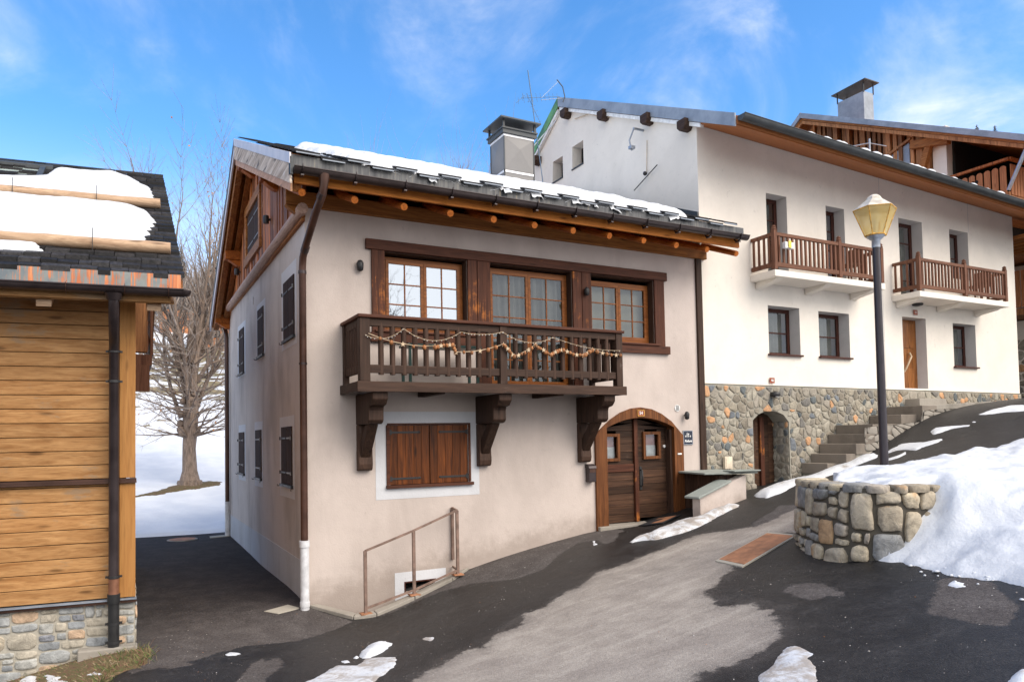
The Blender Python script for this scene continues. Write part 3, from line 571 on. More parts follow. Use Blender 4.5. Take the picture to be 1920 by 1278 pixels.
PIT = [(.12, .02), (.62, -.56), (.85, -.58), (2.45, 0.02)]
Zg = Zg-np.clip((sdist(X, Y, PIT)+.05)/.06, 0, 1)*.7*((X > 0) & (X < 2.7) & (abs(Y) < 1.5))
lane = np.clip((Y+1.0)/2.2, 0, 1)*np.clip((1.2-X)/.6, 0, 1)
dryd = mindist(DRY)
grid_mesh('road', X, Y, Zg, 'road', attrs={'dry': dryd, 'mid': mindist(MID), 'lane': lane})
tag(bpy.data.objects['road'], kind='structure')

# snowy hillside behind the houses
TH = np.array([0, 3, 7.2, 13, 20, 30, 40, 70, 100, 160, 300, 600]); HH = np.array([.05, .38, 1.03, 2.1, 3.9, 6.3, 8.4, 15, 22, 36, 64, 90.])
def hz(x, y):
    t = np.asarray(y, float)-9.9; return gz(x, 9.5)*1.0+np.interp(t, TH, HH)+fbm(np.asarray(x)*.13, np.asarray(y)*.13, 4)*np.clip(t/12, 0, 1)*1.6*np.clip(t/60+.3, .3, 2.2)+fbm(np.asarray(x)*.7, np.asarray(y)*.7, 3)*.16*np.clip(t/3, 0, 1)
def hill_material():
    m = M('snowy_hillside'); v = m.vec(); y = m.sep(v, 1)
    n = m.noise(m.vec((.45, .8, .8)), .8, 9, .7, .5); band = m.math('MULTIPLY', m.rng(y, 28, 40), m.rng(y, 78, 62))
    far = m.rng(y, 85, 110)
    t = m.math('ADD', n, m.math('MULTIPLY', band, .12)); t = m.math('ADD', t, m.math('MULTIPLY', far, .05))
    gcol = m.ramp(m.noise(v, 1.4, 8, .7), [(.3, (.10, .085, .045)), (.5, (.22, .18, .10)), (.7, (.33, .25, .16))])
    scol = m.mix(m.rng(m.noise(v, 1.2, 5), .3, .7), (.66, .69, .74), (.76, .78, .81))
    trk = m.noise(m.vec((6, 14, 6)), 1.0, 4, .6); scol = m.mix(m.rng(trk, .60, .74, 0, .14), scol, (.62, .66, .74))
    col = m.mix(m.math('MULTIPLY', m.rng(t, .565, .60), m.rng(y, 20, 27)), scol, gcol)
    m.bump(m.noise(v, 5, 7, .65), .4, .08); return m.out(col, .8, 0, .2)
MT['hill'] = hill_material()
hx = axis(-14, 26, .5, 420); hy = np.concatenate([np.arange(10.0, 20, .14), np.arange(20, 60, .5), np.arange(60, 420, 5)])
X2, Y2 = np.meshgrid(hx, hy); Y2 = Y2-(Y2 < 10.01)*(.0+.12*vnoise(X2*2.3, X2*0)+.06*vnoise(X2*9, X2*0))
Z2 = hz(X2, Y2); Z2[0] -= .10
tag(grid_mesh('hillside', X2, Y2, Z2, 'hill'), kind='structure')

# ------------------------------------------------------------------ snow bodies lying on the ground
def snow_patch(label, poly, thick, fall, mat='snow', step=.03, jit=.06, base=gz, lump=.5, seed=0, name='snow_patch', cat='snow', lift=0, shrink=0):
    p = np.array(poly); a = np.arange(p[:, 0].min()-.15, p[:, 0].max()+.15, step); b = np.arange(p[:, 1].min()-.15, p[:, 1].max()+.15, step)
    GX, GY = np.meshgrid(a, b); d = sdist(GX, GY, poly)-shrink+fbm(GX*3+seed, GY*3, 4)*jit*2+fbm(GX*11+seed, GY*11, 4)*jit*1.3
    h = np.where(d > 0, thick*(1-np.exp(-np.maximum(d, 0)/fall))*(1+fbm(GX*2.2+seed, GY*2.2, 4)*lump*2), d*1.2)
    o = grid_mesh(name, GX, GY, base(GX, GY)+h-.004+lift, mat, mask=(d > -.03))
    return tag(o, label, cat, kind='stuff')
SL = {'A': ('long dirty ridge of melting snow below the low wall by the arched door', .10, .10, 'snow_dirty'),
      'B': ('long strip of icy snow on the asphalt below the stone steps', .09, .10, 'snow_d2'),
      'C': ('forked thin snow streak on the road right of the lamp post', .03, .05, 'snow_d2'),
      'D': ('short snow patch higher up the road beside the landing wall', .03, .05, 'snow_d2'),
      'E': ('flat snow strip along the top of the road at the right edge', .04, .06, 'snow'),
      'F': ('small snow remnants just behind the snow bank beside the lamp post', .03, .05, 'snow_d2'),
      'H': ('broad flat patch of half melted snow at the bottom edge of the road', .022, .05, 'snow_dirty'),
      'I': ('chain of small snow lumps on wet asphalt below the railing', .09, .07, 'snow_d2'),
      'I2': ('single snow lump left of the chain of lumps', .05, .05, 'snow_d2'),
      'I3': ('small flat piece of snow nearest the bottom snow patch', .03, .05, 'snow_d2'),
      'J': ('little oval of grey slush alone on the wet asphalt', .015, .04, 'snow_dirty'),
      'K': ('thin white sliver of snow on the puddle in front of the lane', .02, .04, 'snow'),
      'L': ('icy snow tongue at the bottom edge right of the dry asphalt', .03, .06, 'snow_dirty'),
      'M': ('snow patch cut by the bottom right corner', .05, .06, 'snow_d2'),
      'M2': ('small snow patch at the right edge near the corner', .03, .04, 'snow_d2'),
      'N': ('rounded snow lump at the bottom left corner under the stone plinth', .13, .12, 'snow'),
      'N2': ('middle snow lump among the grass under the stone plinth', .11, .12, 'snow'),
      'N3': ('pointed snow tongue on the grass nearest the downpipe', .06, .09, 'snow'),
      'O': ('tiny snow crumbs on dry asphalt left of the arched door', .03, .04, 'snow'),
      'P': ('thin ice patch just below the snow bank', .012, .05, 'snow_d2'),
      'Q': ('faint frost patch on the grey wet asphalt at the right', .008, .05, 'snow_d2'),
      'R': ('tiny snow blob on the upper road above the forked streak', .03, .04, 'snow')}
for i, (k, (lab, th, fa, mt)) in enumerate(SL.items()):
    big = th > .05
    snow_patch(lab, SNOW[k], th, fa, mt, step=.02 if k not in 'ABCDEFR' else .04, jit=.06 if big else .04, seed=i*3.7, shrink=.07 if k == 'A' else (.0 if big else .01))

# the big bank behind and beside the retaining wall
BANK = [(4.98, -6.02), (4.86, -6.32), (4.75, -6.84), (4.55, -7.09), (4.48, -7.32), (4.4, -7.74), (4.28, -8.0), (4.15, -9), (4.8, -11), (8, -14), (18, -14), (18, -4.9), (14, -4.3), (11, -4.1), (9, -4.1), (7.9, -4.15), (6.7, -4.45), (5.9, -4.85), (5.35, -5.25), (5.15, -5.6)]
a = np.concatenate([np.arange(4, 9.5, .035), np.arange(9.5, 18.3, .12)]); b = np.concatenate([np.arange(-14.2, -9, .15), np.arange(-9, -3.8, .035)])
GX, GY = np.meshgrid(a, b); g = gz(GX, GY)
d = sdist(GX, GY, BANK)+fbm(GX*1.7, GY*1.7, 4)*.30+fbm(GX*6, GY*6, 4)*.14
top = 1.97+.035*np.clip(GX-5, 0, 8)+.09*np.clip(GX-8.4, 0, 4)+fbm(GX*1.1+4, GY*1.1, 3)*.30+fbm(GX*4, GY*4, 4)*.11+.07*np.clip((sdist(GX, GY, [(5.05, -5.1), (5.0, -6.1), (5.9, -6.4), (9, -6.4), (9, -4), (5.6, -4.4)])-.35)/.7, 0, 1)
nearwall = (GX < 6.9) & (GY > -6.6)
wall_d = sdist(GX, GY, [(5.0, -5.2), (4.95, -6.25), (6.1, -6.55), (6.9, -6.7), (7.6, -4.2), (5.6, -4.6)])
d2 = sdist(GX, GY, [(5.22, -6.2), (5.22, -6.75), (5.42, -7.2), (5.5, -7.9), (5.6, -9), (7, -14.5), (19, -14.5), (19, -4.2), (6, -4.3)])+fbm(GX*2+9, GY*2, 4)*.35
sm = lambda t: np.clip(t, 0, 1)**2*(3-2*np.clip(t, 0, 1))
prof = .30*sm(d/.8)+.06*(1-np.exp(-np.maximum(d, 0)/.08))+.64*sm((d2+.12)/.75)
k2 = np.clip((wall_d+.05)/.14, 0, 1); prof = np.maximum(prof, k2*.985)
gap = np.maximum(top-g, .08); h = np.where(d > 0, prof*gap, d)
tag(grid_mesh('snow_bank', GX, GY, g+h+fbm(GX*3, GY*3, 4)*.05*np.clip(d/.3, 0, 1), 'snow', mask=(d > -.05)), 'big ploughed snow bank piled behind the curved stone wall', 'snow', kind='stuff')

mb = MB(); cg = random.Random(71)
for i in range(90):
    t = cg.random(); P_ = [(5.0, -6.45), (4.72, -6.9), (4.5, -7.25), (4.4, -7.8), (4.22, -8.2), (4.1, -8.8)]; k = min(int(t*5), 4); a_ = P_[k]; b_ = P_[k+1]; q = t*5-k
    x = a_[0]+(b_[0]-a_[0])*q+cg.gauss(.12, .16); y = a_[1]+(b_[1]-a_[1])*q+cg.gauss(0, .10); r_ = cg.uniform(.010, .032)*(.7 if cg.random() < .6 else 1); mb.ball((x, y, float(gz(x, y))+r_*.35), r_, 7, 5, (cg.uniform(.8, 1.6), cg.uniform(.8, 1.4), cg.uniform(.5, .9)))
tag(mb.build('snow_clods', 'snow_d2'), 'small crumbled clods of snow along the foot of the snow bank', 'snow', kind='stuff')

# ------------------------------------------------------------------ curved retaining wall of field stones
wt = thing('stone_wall', 'curved low retaining wall of rough field stones holding back the snow bank', 'stone wall', (4.9, -5.9, 1.05))
WP = [(5.40, -4.68), (5.02, -5.2), (4.85, -5.55), (4.80, -5.85), (4.86, -6.12), (5.05, -6.32), (5.4, -6.43), (5.9, -6.5)]
def path_fn(P_):
    P_ = [Vector((*p, 0)) for p in P_]; L = [0]
    for i in range(len(P_)-1): L.append(L[-1]+(P_[i+1]-P_[i]).length)
    def at(u):
        u = min(max(u, 0), L[-1]-1e-6); i = max(k for k in range(len(L)-1) if L[k] <= u); t = (u-L[i])/(L[i+1]-L[i])
        d0 = (P_[i+1]-P_[i]).normalized(); dp = (P_[i]-P_[i-1]).normalized() if i else d0; dn = (P_[min(i+2, len(P_)-1)]-P_[i+1]).normalized() if i+2 < len(P_) else d0
        d = ((d0+dp)*(1-t)+(d0+dn)*t).normalized() if True else d0
        return P_[i].lerp(P_[i+1], t), Vector((d.y, -d.x, 0))
    return at, L[-1]
at, LEN = path_fn(WP); NRM = -1 if at(LEN*.5)[1].dot(Vector((-1, -.4, 0))) < 0 else 1
def wf(u, v, h):
    p, n = at(u); q = p+n*NRM*(h+(1.9-v)*.05); return (q.x, q.y, v)
mb = MB(); nu = 60
vs = []; 
for i in range(nu+1):
    for v in (.55, 1.89): vs.append(wf(LEN*i/nu, v, 0))
    p, n = at(LEN*i/nu); q = p-n*NRM*.38; vs.append((q.x, q.y, 1.89)); vs.append((q.x, q.y, .55))
mb.add(vs, [(i*4+j, (i+1)*4+j, (i+1)*4+j+1, i*4+j+1) for i in range(nu) for j in range(3)])
mb.build('mortar', 'mortar_dark', wt)
mb = MB(); blocks(mb, .03, LEN, .86, 1.865, wf, .13, .44, 1.15, .026, .05, 8)
mb.build('face_stones', 'st_planter', wt)
mb = MB(); rr = random.Random(5); u = .02
while u < LEN-.2:
    w = rr.uniform(.16, .34); p, n = at(u+w/2); tdir = Vector((-n.y, n.x, 0)); c = p-n*NRM*rr.uniform(.10, .16)
    h_ = rr.uniform(.03, .055); dep = rr.uniform(.15, .2); prof_ = []
    k = 12
    for zz, sc in ((-.04, .96), (-.01, 1.0), (h_*.7, .98), (h_, .85)):
        for j in range(k):
            t = 2*math.pi*j/k; cx_ = math.copysign(abs(math.cos(t))**.6, math.cos(t)); sy_ = math.copysign(abs(math.sin(t))**.6, math.sin(t))
            q = c+tdir*cx_*(w/2-.012)*sc+n*NRM*sy_*dep*sc*1.05; prof_.append((q.x, q.y, 1.885+zz+rr.uniform(-.006, .006)))
    mb.add(prof_+[(c.x, c.y, 1.885+h_)], [(i*k+j, i*k+(j+1) % k, (i+1)*k+(j+1) % k, (i+1)*k+j) for i in range(3) for j in range(k)]+[(3*k+j, 3*k+(j+1) % k, 4*k) for j in range(k)], True)
    u += w
mb.build('cap_stones', 'st_planter', wt)

# ------------------------------------------------------------------ things set into the ground
def slab_on_ground(name, quad, h, mat, label, cat, lift=.004, frame=None):
    c = sum((Vector((*q, 0)) for q in quad), Vector())/4; t = thing(name, label, cat, (c.x, c.y, float(gz(c.x, c.y))))
    def ring(k, dz): return [((c.x+(q[0]-c.x)*k), (c.y+(q[1]-c.y)*k), float(gz(c.x+(q[0]-c.x)*k, c.y+(q[1]-c.y)*k))+dz) for q in quad]
    b0, b1 = ring(1, -.05), ring(1, h); MB().hexa(b0+b1).build('frame' if frame else 'slab', frame or mat, t, bevel=.004)
    if frame: MB().hexa(ring(.90, h-.01)+ring(.90, h+.006)).build('lid', mat, t, bevel=.003)
    return t
mh = slab_on_ground('manhole_cover', [(4.40, -4.16), (4.27, -4.77), (5.64, -4.45), (5.73, -3.85)], .012, 'rust', 'rectangular rusty metal inspection cover in a pale concrete frame', 'manhole cover', frame='mortar_light')
slab_on_ground('drain_cover', [(-.64, .02), (-.47, -.17), (-.12, -.03), (-.26, .2)], .012, 'mortar_light', 'small pale concrete drain cover by the foot of the near downpipe', 'drain cover')
slab_on_ground('drain_cover', [(-.52, 8.95), (-.5, 9.25), (-.06, 9.3), (-.06, 8.98)], .012, 'mortar_light', 'pale drain cover by the far downpipe at the end of the lane', 'drain cover')
mhr = thing('manhole_cover', 'round rusty manhole cover at the far end of the lane', 'manhole cover', (-1.17, 9.0, float(gz(-1.17, 9))))
MB().lathe([(.36, -.03), (.36, .012), (.33, .016)], (-1.17, 9.0, float(gz(-1.17, 9))), 28, False).build('rim', 'conc', mhr)
MB().lathe([(.31, .0), (.31, .02), (.29, .022)], (-1.17, 9.0, float(gz(-1.17, 9))), 28, False).build('lid', 'rust', mhr)

# light-well kerb and railing
kt = thing('kerb', 'weathered flagstone kerb around the small light well below the railing', 'kerb', (.7, -.7, -.1))
KO = [(0.0, -.02), (.52, -.68), (.86, -.74), (1.55, -.53), (2.3, -.30), (2.72, -.02)]; KI = [(.16, -.02), (.60, -.53), (.86, -.56), (1.5, -.36), (2.2, -.14), (2.5, -.02)]
mb = MB()
for i in range(5):
    o0, o1, i0, i1 = KO[i], KO[i+1], KI[i], KI[i+1]; z = lambda p, k: float(gz(*p))+k
    e = .012
    lerp = lambda a, b, t: (a[0]+(b[0]-a[0])*t, a[1]+(b[1]-a[1])*t)
    o0, o1, i0, i1 = lerp(o0, o1, e), lerp(o0, o1, 1-e), lerp(i0, i1, e), lerp(i0, i1, 1-e)
    mb.hexa([(*p, z(p, -.5)) for p in (o0, o1, i1, i0)]+[(*p, z(p, .045)) for p in (o0, o1, i1, i0)])
mb.build('flagstones', 'conc', kt, bevel=.01)
rt = thing('railing', 'rusty square tube handrail around the basement light well', 'railing', (.70, -.66, -.12))
pA, pB, pC = (.72, -.64), (1.57, -.44), (2.42, -.23); ztop = (.87, 1.09, 1.34)
for p, zt in zip((pA, pB, pC), ztop):
    zg = float(gz(*p))+.045; MB().beam((*p, zg), (*p, zt), .045, .045, (0, 1, 0)).build('post', 'rail_iron', rt)
    B(p[0]-.085, p[0]+.085, p[1]-.07, p[1]+.07, zg-.004, zg+.014).build('base_plate', 'rust', rt)
MB().beam((pC[0], -.03, .50), (pC[0], -.03, 1.37), .045, .045, (0, 1, 0)).build('post', 'rail_iron', rt)
for za in (ztop, [float(gz(*p))+.12 for p in (pA, pB, pC)]):
    mb = MB(); mb.beam((*pA, za[0]), (*pB, za[1]), .03, .03).beam((*pB, za[1]), (*pC, za[2]), .03, .03).beam((*pC, za[2]), (pC[0], -.03, za[2]+.03), .03, .03); mb.build('rail', 'rail_iron', rt)

# dry grass and weeds under the wooden chalet
gm = MB(); gr = random.Random(9); GC = []
for i in range(9000):
    x = gr.uniform(-4.4, -2.1); y = gr.uniform(-3.4, -1.0)
    d = float(sdist(np.array([x]), np.array([y]), GRASS)[0])
    if d < gr.uniform(-.06, .1) or vnoise(x*4, y*4) < gr.uniform(.1, .5): continue
    z = float(gz(x, y)); h_ = gr.uniform(.02, .085)*(1.3 if x > -2.75 else .8); a_ = gr.uniform(0, 6.28); l = gr.uniform(.0, .07); w = gr.uniform(.002, .005)
    dx, dy = math.cos(a_), math.sin(a_); gm.add([(x-dy*w, y+dx*w, z), (x+dy*w, y-dx*w, z), (x+dx*l+dy*w*.5, y+dy*l-dx*w*.5, z+h_*.7), (x+dx*l*1.7, y+dy*l*1.7, z+h_)], [(0, 1, 2, 3)])
gmat = M('dry_grass'); gi = gmat.island(); MT['grassm'] = gmat.out(gmat.ramp(gi, [(0, (.05, .09, .02)), (.22, (.13, .16, .04)), (.4, (.26, .20, .10)), (.7, (.20, .11, .07)), (.9, (.38, .30, .2))], 'CONSTANT'), .8)
tag(gm.build('grass', 'grassm'), 'dry grass, moss and weeds along the foot of the stone plinth', 'grass', kind='stuff')
em = M('earth_bed'); MT['earth'] = em.out(em.ramp(em.noise(em.vec(), 14, 8, .7), [(.32, (.05, .03, .02)), (.45, (.16, .09, .05)), (.55, (.07, .085, .025)), (.62, (.25, .14, .09)), (.75, (.36, .27, .18))]), .95)
snow_patch('strip of bare earth and dead leaves along the foot of the stone plinth', GRASS, .04, .1, 'earth', name='earth_bed', cat='flower bed', jit=.08)

# loose grit and tiny stones left on the road
gt = MB(); gg = random.Random(44)
for i in range(3800):
    x = gg.uniform(-3.2, 9); y = gg.uniform(-8.6, 0); 
    if vnoise(x*1.3+5, y*1.3) < gg.uniform(.15, .75) or (abs(x) < 9 and y > -.1 and x > -2.3): continue
    z = float(gz(x, y))+float(fbm(np.array([x*.9]), np.array([y*.9]), 3)[0])*.02; s_ = gg.uniform(.002, .0065) if gg.random() > .03 else gg.uniform(.007, .012); q = [(x+s_*gg.uniform(.6, 1.3)*math.cos(k*1.57+gg.random()), y+s_*gg.uniform(.6, 1.3)*math.sin(k*1.57+gg.random()), z) for k in range(4)]
    gt.add(q+[(x, y, z+s_*.9)], [(0, 1, 4), (1, 2, 4), (2, 3, 4), (3, 0, 4)])
gmm = M('pale_grit'); MT['grit'] = gmm.out(gmm.ramp(gmm.island(), [(0, (.20, .18, .165)), (.5, (.38, .35, .32)), (.85, (.62, .60, .57)), (.97, (.5, .2, .06))], 'CONSTANT'), .8)
tag(gt.build('grit', 'grit'), 'pale grit and tiny stones scattered over the wet asphalt', 'grit', kind='stuff')

# ================================================================== MAIN HOUSE
H = thing('stone_house', 'beige rendered house with long wooden balcony and arched double door', 'house', (0, 0, 0))
T = lambda y: 6.62+.412*(y+1.0) if y <= 4.65 else 8.95-.62*(y-4.65)
f0, fx = XZ(0), YZ(0)
door_hole = [(5.60, .5), (7.36, .5), (7.36, 2.68)]+[(x, 2.93-.30*(x-6.48)**2) for x in (7.2, 6.9, 6.48, 6.1, 5.8)]+[(5.60, 2.68)]
holes = [rect(1.28, 2.78, 4.28, 5.66), rect(3.22, 4.95, 3.41, 5.66), rect(5.37, 6.9, 4.36, 5.66), rect(1.34, 2.75, 1.79, 2.78), door_hole, rect(1.58, 2.1, .04, .19)]
mb = MB().panel([(0, -1.2), (8.12, -1.2), (8.12, 6.45), (0, 6.45)], holes, f0, .22, (0, 1, 0))
mb.add([(8.12, 0, -1), (8.12, 9.36, -1), (8.12, 9.36, 6.45), (8.12, 0, 6.45)], [(0, 1, 2, 3)])
mb.add([(0, 9.36, -1), (8.12, 9.36, -1), (8.12, 9.36, 6.2), (0, 9.36, 6.2)], [(3, 2, 1, 0)])
mb.build('front_wall', 'plaster', H)
mb = MB().panel([(0, .648), (9.36, .648), (9.36, 6.0), (0, 6.05)], [rect(.78, 1.66, 4.31, 5.31), rect(3.78, 4.46, 4.32, 5.3), rect(6.5, 7.25, 4.2, 5.25), rect(1.04, 1.93, 1.81, 2.79), rect(4.12, 4.83, 1.82, 2.79), rect(6.5, 7.35, 1.83, 2.78), rect(5.07, 5.15, 5.55, 5.72)], fx, .12, (1, 0, 0))
mb.build('side_wall', 'plaster_side', H)
MB().panel(rect(0, 9.36, -.8, .648), [], YZ(-.008)).add([(-.008, 0, .648), (-.008, 9.36, .648), (0, 9.36, .648), (0, 0, .648)], [(0, 1, 2, 3)]).build('plinth', 'plinth_paint', H)
mb = MB()   # dark liners behind the openings
for (x0, x1, z0, z1) in ((1.2, 2.85, 4.2, 5.8), (3.1, 5.05, 3.3, 5.8), (5.3, 7.0, 4.2, 5.8)):
    y = 1.2; mb.add([(x0, .23, z0), (x1, .23, z0), (x1, y, z0), (x0, y, z0), (x0, .23, z1), (x1, .23, z1), (x1, y, z1), (x0, y, z1)], [(0, 1, 2, 3), (4, 5, 6, 7), (3, 2, 6, 7), (0, 3, 7, 4), (1, 2, 6, 5)])
mb.build('room_lining', 'room', H)
MB().box(1.5, 2.2, .2, .22, -.05, .3).build('vent_backing', 'dark', H)

# timber frame round the upper windows
for a in ((1.062, 1.28), (2.783, 2.955), (2.965, 3.218), (4.952, 5.15), (5.16, 5.368), (6.902, 7.15)):
    B(a[0], a[1], -.045, .21, 3.44 if 2.9 < a[0] < 5.1 else (4.30 if a[0] < 5.5 else 4.32), 5.648).build('timber_post', 'timber_z', H, bevel=.006)
B(.965, 7.225, -.058, .21, 5.65, 5.82).build('lintel', 'timber_x', H, bevel=.008)
mb = B(1.03, 2.962, -.07, .21, 4.14, 4.295); mb.box(1.10, 2.96, -.10, .15, 4.297, 4.335); mb.build('window_sill', 'timber_x', H, bevel=.006)
mb = B(5.30, 7.255, -.07, .21, 4.16, 4.318); mb.box(5.38, 6.98, -.10, .15, 4.32, 4.358); mb.build('window_sill', 'timber_x', H, bevel=.006)
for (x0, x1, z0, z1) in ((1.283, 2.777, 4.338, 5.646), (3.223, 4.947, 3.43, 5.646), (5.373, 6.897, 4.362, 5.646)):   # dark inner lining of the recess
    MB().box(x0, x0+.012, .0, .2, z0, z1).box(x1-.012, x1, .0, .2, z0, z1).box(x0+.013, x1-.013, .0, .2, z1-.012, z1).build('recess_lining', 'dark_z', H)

def sash_window(parent, x0, x1, y, z0, z1, leaves, cols, rows, fm, gm_, fr=.055, br=.02, curtain='curtain', cy=.16, name='window'):
    mb = MB(); panes = []
    mb.box(x0, x1, y, y+.06, z1-fr, z1).box(x0, x1, y, y+.06, z0, z0+fr).box(x0, x0+fr, y, y+.06, z0+fr, z1-fr).box(x1-fr, x1, y, y+.06, z0+fr, z1-fr)
    iw = (x1-x0-2*fr)/leaves
    for k in range(leaves):
        a0 = x0+fr+iw*k+.002; a1 = a0+iw-.004; s = .052; yy = y-.012
        mb.box(a0, a1, yy, yy+.05, z1-fr-.002-s, z1-fr-.002).box(a0, a1, yy, yy+.05, z0+fr+.002, z0+fr+.002+s*1.3)
        mb.box(a0, a0+s, yy, yy+.05, z0+fr+.002+s*1.3, z1-fr-.002-s).box(a1-s, a1, yy, yy+.05, z0+fr+.002+s*1.3, z1-fr-.002-s)
        g0, g1, h0, h1 = a0+s, a1-s, z0+fr+.002+s*1.3, z1-fr-.002-s
        for c in range(1, cols): xx = g0+(g1-g0)*c/cols; mb.box(xx-br/2, xx+br/2, yy+.006, yy+.03, h0, h1)
        for r_ in range(1, rows):
            zz = h0+(h1-h0)*r_/rows
            for c in range(cols): xa = g0+(g1-g0)*c/cols+(br/2 if c else 0); xb = g0+(g1-g0)*(c+1)/cols-(br/2 if c < cols-1 else 0); mb.box(xa, xb, yy+.006, yy+.03, zz-br/2, zz+br/2)
        panes.append((g0, g1, h0, h1, yy+.022))
    w = mb.build(name, fm, parent, bevel=.002)
    for p in panes: MB().add([(p[0], p[4], p[2]), (p[1], p[4], p[2]), (p[1], p[4], p[3]), (p[0], p[4], p[3])], [(0, 1, 2, 3)]).build('pane', gm_, w)
    if curtain:
        n = 90; vs = []
        for i in range(n+1):
            xx = x0+(x1-x0)*i/n; yy = y+cy+.045*math.sin(i*.75)+.02*math.sin(i*1.9+1) if curtain == 'curtain' else y+cy
            vs += [(xx, yy, z0), (xx, yy, z1)]
        MB().add(vs, [(2*i, 2*i+2, 2*i+3, 2*i+1) for i in range(n)], True).build('curtain', curtain, w)
    return w
sash_window(H, 1.30, 2.76, .15, 4.34, 5.60, 2, 2, 3, 'sash_x', 'glass_bright')
sash_window(H, 3.24, 4.93, .15, 3.44, 5.60, 2, 2, 5, 'sash_x', 'glass')
sash_window(H, 5.39, 6.88, .15, 4.37, 5.56, 2, 2, 3, 'sash_x', 'glass', curtain='blind')
# big closed shutters with their white painted surround
surr = MB().panel(rect(1.10, 2.955, 1.57, 3.0), [rect(1.34, 2.75, 1.79, 2.78)], XZ(-.004)); surr.build('window_surround', 'surround', H)
mb = MB().box(1.30, 2.79, -.03, .1, 2.782, 2.81).box(1.28, 1.335, -.03, .1, 1.80, 2.781).box(2.752, 2.79, -.03, .1, 1.80, 2.781).box(1.27, 2.83, -.06, .1, 1.745, 1.795); mb.build('shutter_frame', 'timber_x', H, bevel=.004)
for s, (a, b) in enumerate(((1.34, 2.04), (2.05, 2.748))):
    mb = MB(); n = 5; w = (b-a)/n
    for i in range(n): mb.box(a+i*w+.0015, a+(i+1)*w-.0015, .012, .04, 1.80, 2.778)
    sh = mb.build('shutter', 'shutterwood', H, bevel=.003)
    for z in (1.90, 2.66):
        hx0, hx1 = (a, a+.52) if s == 0 else (b-.52, b); m2 = MB().box(hx0, hx1, .002, .0115, z-.016, z+.016)
        hx = hx0+.02 if s == 0 else hx1-.02; m2.box(hx-.02, hx+.02, -.004, .0115, z-.04, z+.04); m2.ball((hx0 if s else hx1, .008, z), .022, 8, 5, (1, .4, 1)); m2.build('hinge', 'iron', sh)

# basement window
MB().panel(rect(1.40, 2.30, -.4, .37), [rect(1.58, 2.1, .04, .19)], XZ(-.004)).build('window_surround', 'surround', H)
MB().box(1.56, 1.58, -.008, .1, .04, .19).box(1.56, 2.12, -.008, .1, .19, .212).build('basement_window', 'frame_red', H)

# shutters on the side wall
def side_window(y0, y1, z0, z1, s0, s1, t0, t1, leaves):
    MB().panel(rect(y0, y1, z0, z1), [rect(s0+.02, s1-.02, t0+.01, t1-.01)], YZ(-.004)).build('window_surround', 'surround', H)
    L = (s1-s0)/leaves
    for k in range(leaves):
        a, b = s0+k*L+.003, s0+(k+1)*L-.003; mb = MB(); n = 2 if leaves == 2 else 4; w = (b-a)/n
        for i in range(n): mb.box(-.022, .012, a+i*w+.002, a+(i+1)*w-.002, t0, t1)
        sh = mb.build('shutter', 'shutter_dark', H, bevel=.003)
        for z in (t0+.2*(t1-t0), t0+.8*(t1-t0)):
            m2 = MB().box(-.030, -.0225, a+.03, b-.05, z-.014, z+.014); m2.tube([(-.04, a if k == 0 else b, z-.03), (-.04, a if k == 0 else b, z+.03)], .012, 6); m2.build('hinge', 'stainless' if leaves == 1 or k == 0 else 'iron', sh)
    mb = MB().box(-.05, .05, s0-.04, s1+.04, t0-.05, t0-.004); mb.build('sill', 'iron', H)
    mb = MB().tube([(-.02, s0-.12, t0-.05), (-.06, s0-.12, t0-.05), (-.06, s0-.12, t0-.09)], .008, 5).tube([(-.02, s1+.10, t0-.05), (-.07, s1+.10, t0-.05), (-.07, s1+.10, t0-.02)], .008, 5); mb.build('shutter_stay', 'iron', H)
side_window(.62, 1.90, 4.15, 5.55, .77, 1.68, 4.31, 5.32, 2)
side_window(3.57, 4.65, 4.32, 5.43, 3.77, 4.48, 4.33, 5.30, 1)
side_window(6.24, 7.55, 4.12, 5.40, 6.48, 7.27, 4.21, 5.26, 2)
side_window(.87, 2.16, 1.58, 2.98, 1.03, 1.95, 1.81, 2.80, 2)
side_window(3.98, 5.0, 1.62, 2.975, 4.11, 4.85, 1.81, 2.80, 1)
side_window(6.32, 7.46, 1.65, 2.97, 6.49, 7.37, 1.83, 2.79, 2)

# gable: log plate, vertical boards, shuttered window
MB().tube([(-.075, -.22, 6.12), (-.07, 3, 6.10), (-.075, 6.2, 6.09), (-.07, 9.5, 6.07)], [.085, .088, .085, .08], 12).build('gable_log', 'gablelog', H)
MB().box(-.055, .0, -.02, 9.36, 5.985, 6.035).build('lath', 'purlin_y', H)
mb = MB(); y = .02; rb = random.Random(3)
while y < 9.34:
    w = rb.uniform(.10, .19); y1 = min(y+w, 9.36); xx = -rb.uniform(.012, .04)
    zt = lambda q: T(q)-.42
    if not (3.86 < y and y1 < 5.80): mb.hexa([(xx, y+.003, 6.15), (.03, y+.003, 6.15), (.03, y1-.003, 6.15), (xx, y1-.003, 6.15), (xx, y+.003, zt(y)), (.03, y+.003, zt(y)), (.03, y1-.003, zt(y1)), (xx, y1-.003, zt(y1))])
    else:
        mb.box(xx, .03, y+.003, y1-.003, 6.15, 6.54)
        if zt((y+y1)/2) > 7.9: mb.hexa([(xx, y+.003, 7.82), (.03, y+.003, 7.82), (.03, y1-.003, 7.82), (xx, y1-.003, 7.82), (xx, y+.003, zt(y)), (.03, y+.003, zt(y)), (.03, y1-.003, zt(y1)), (xx, y1-.003, zt(y1))])
    y = y1
mb.build('gable_boards', 'oldboard', H)
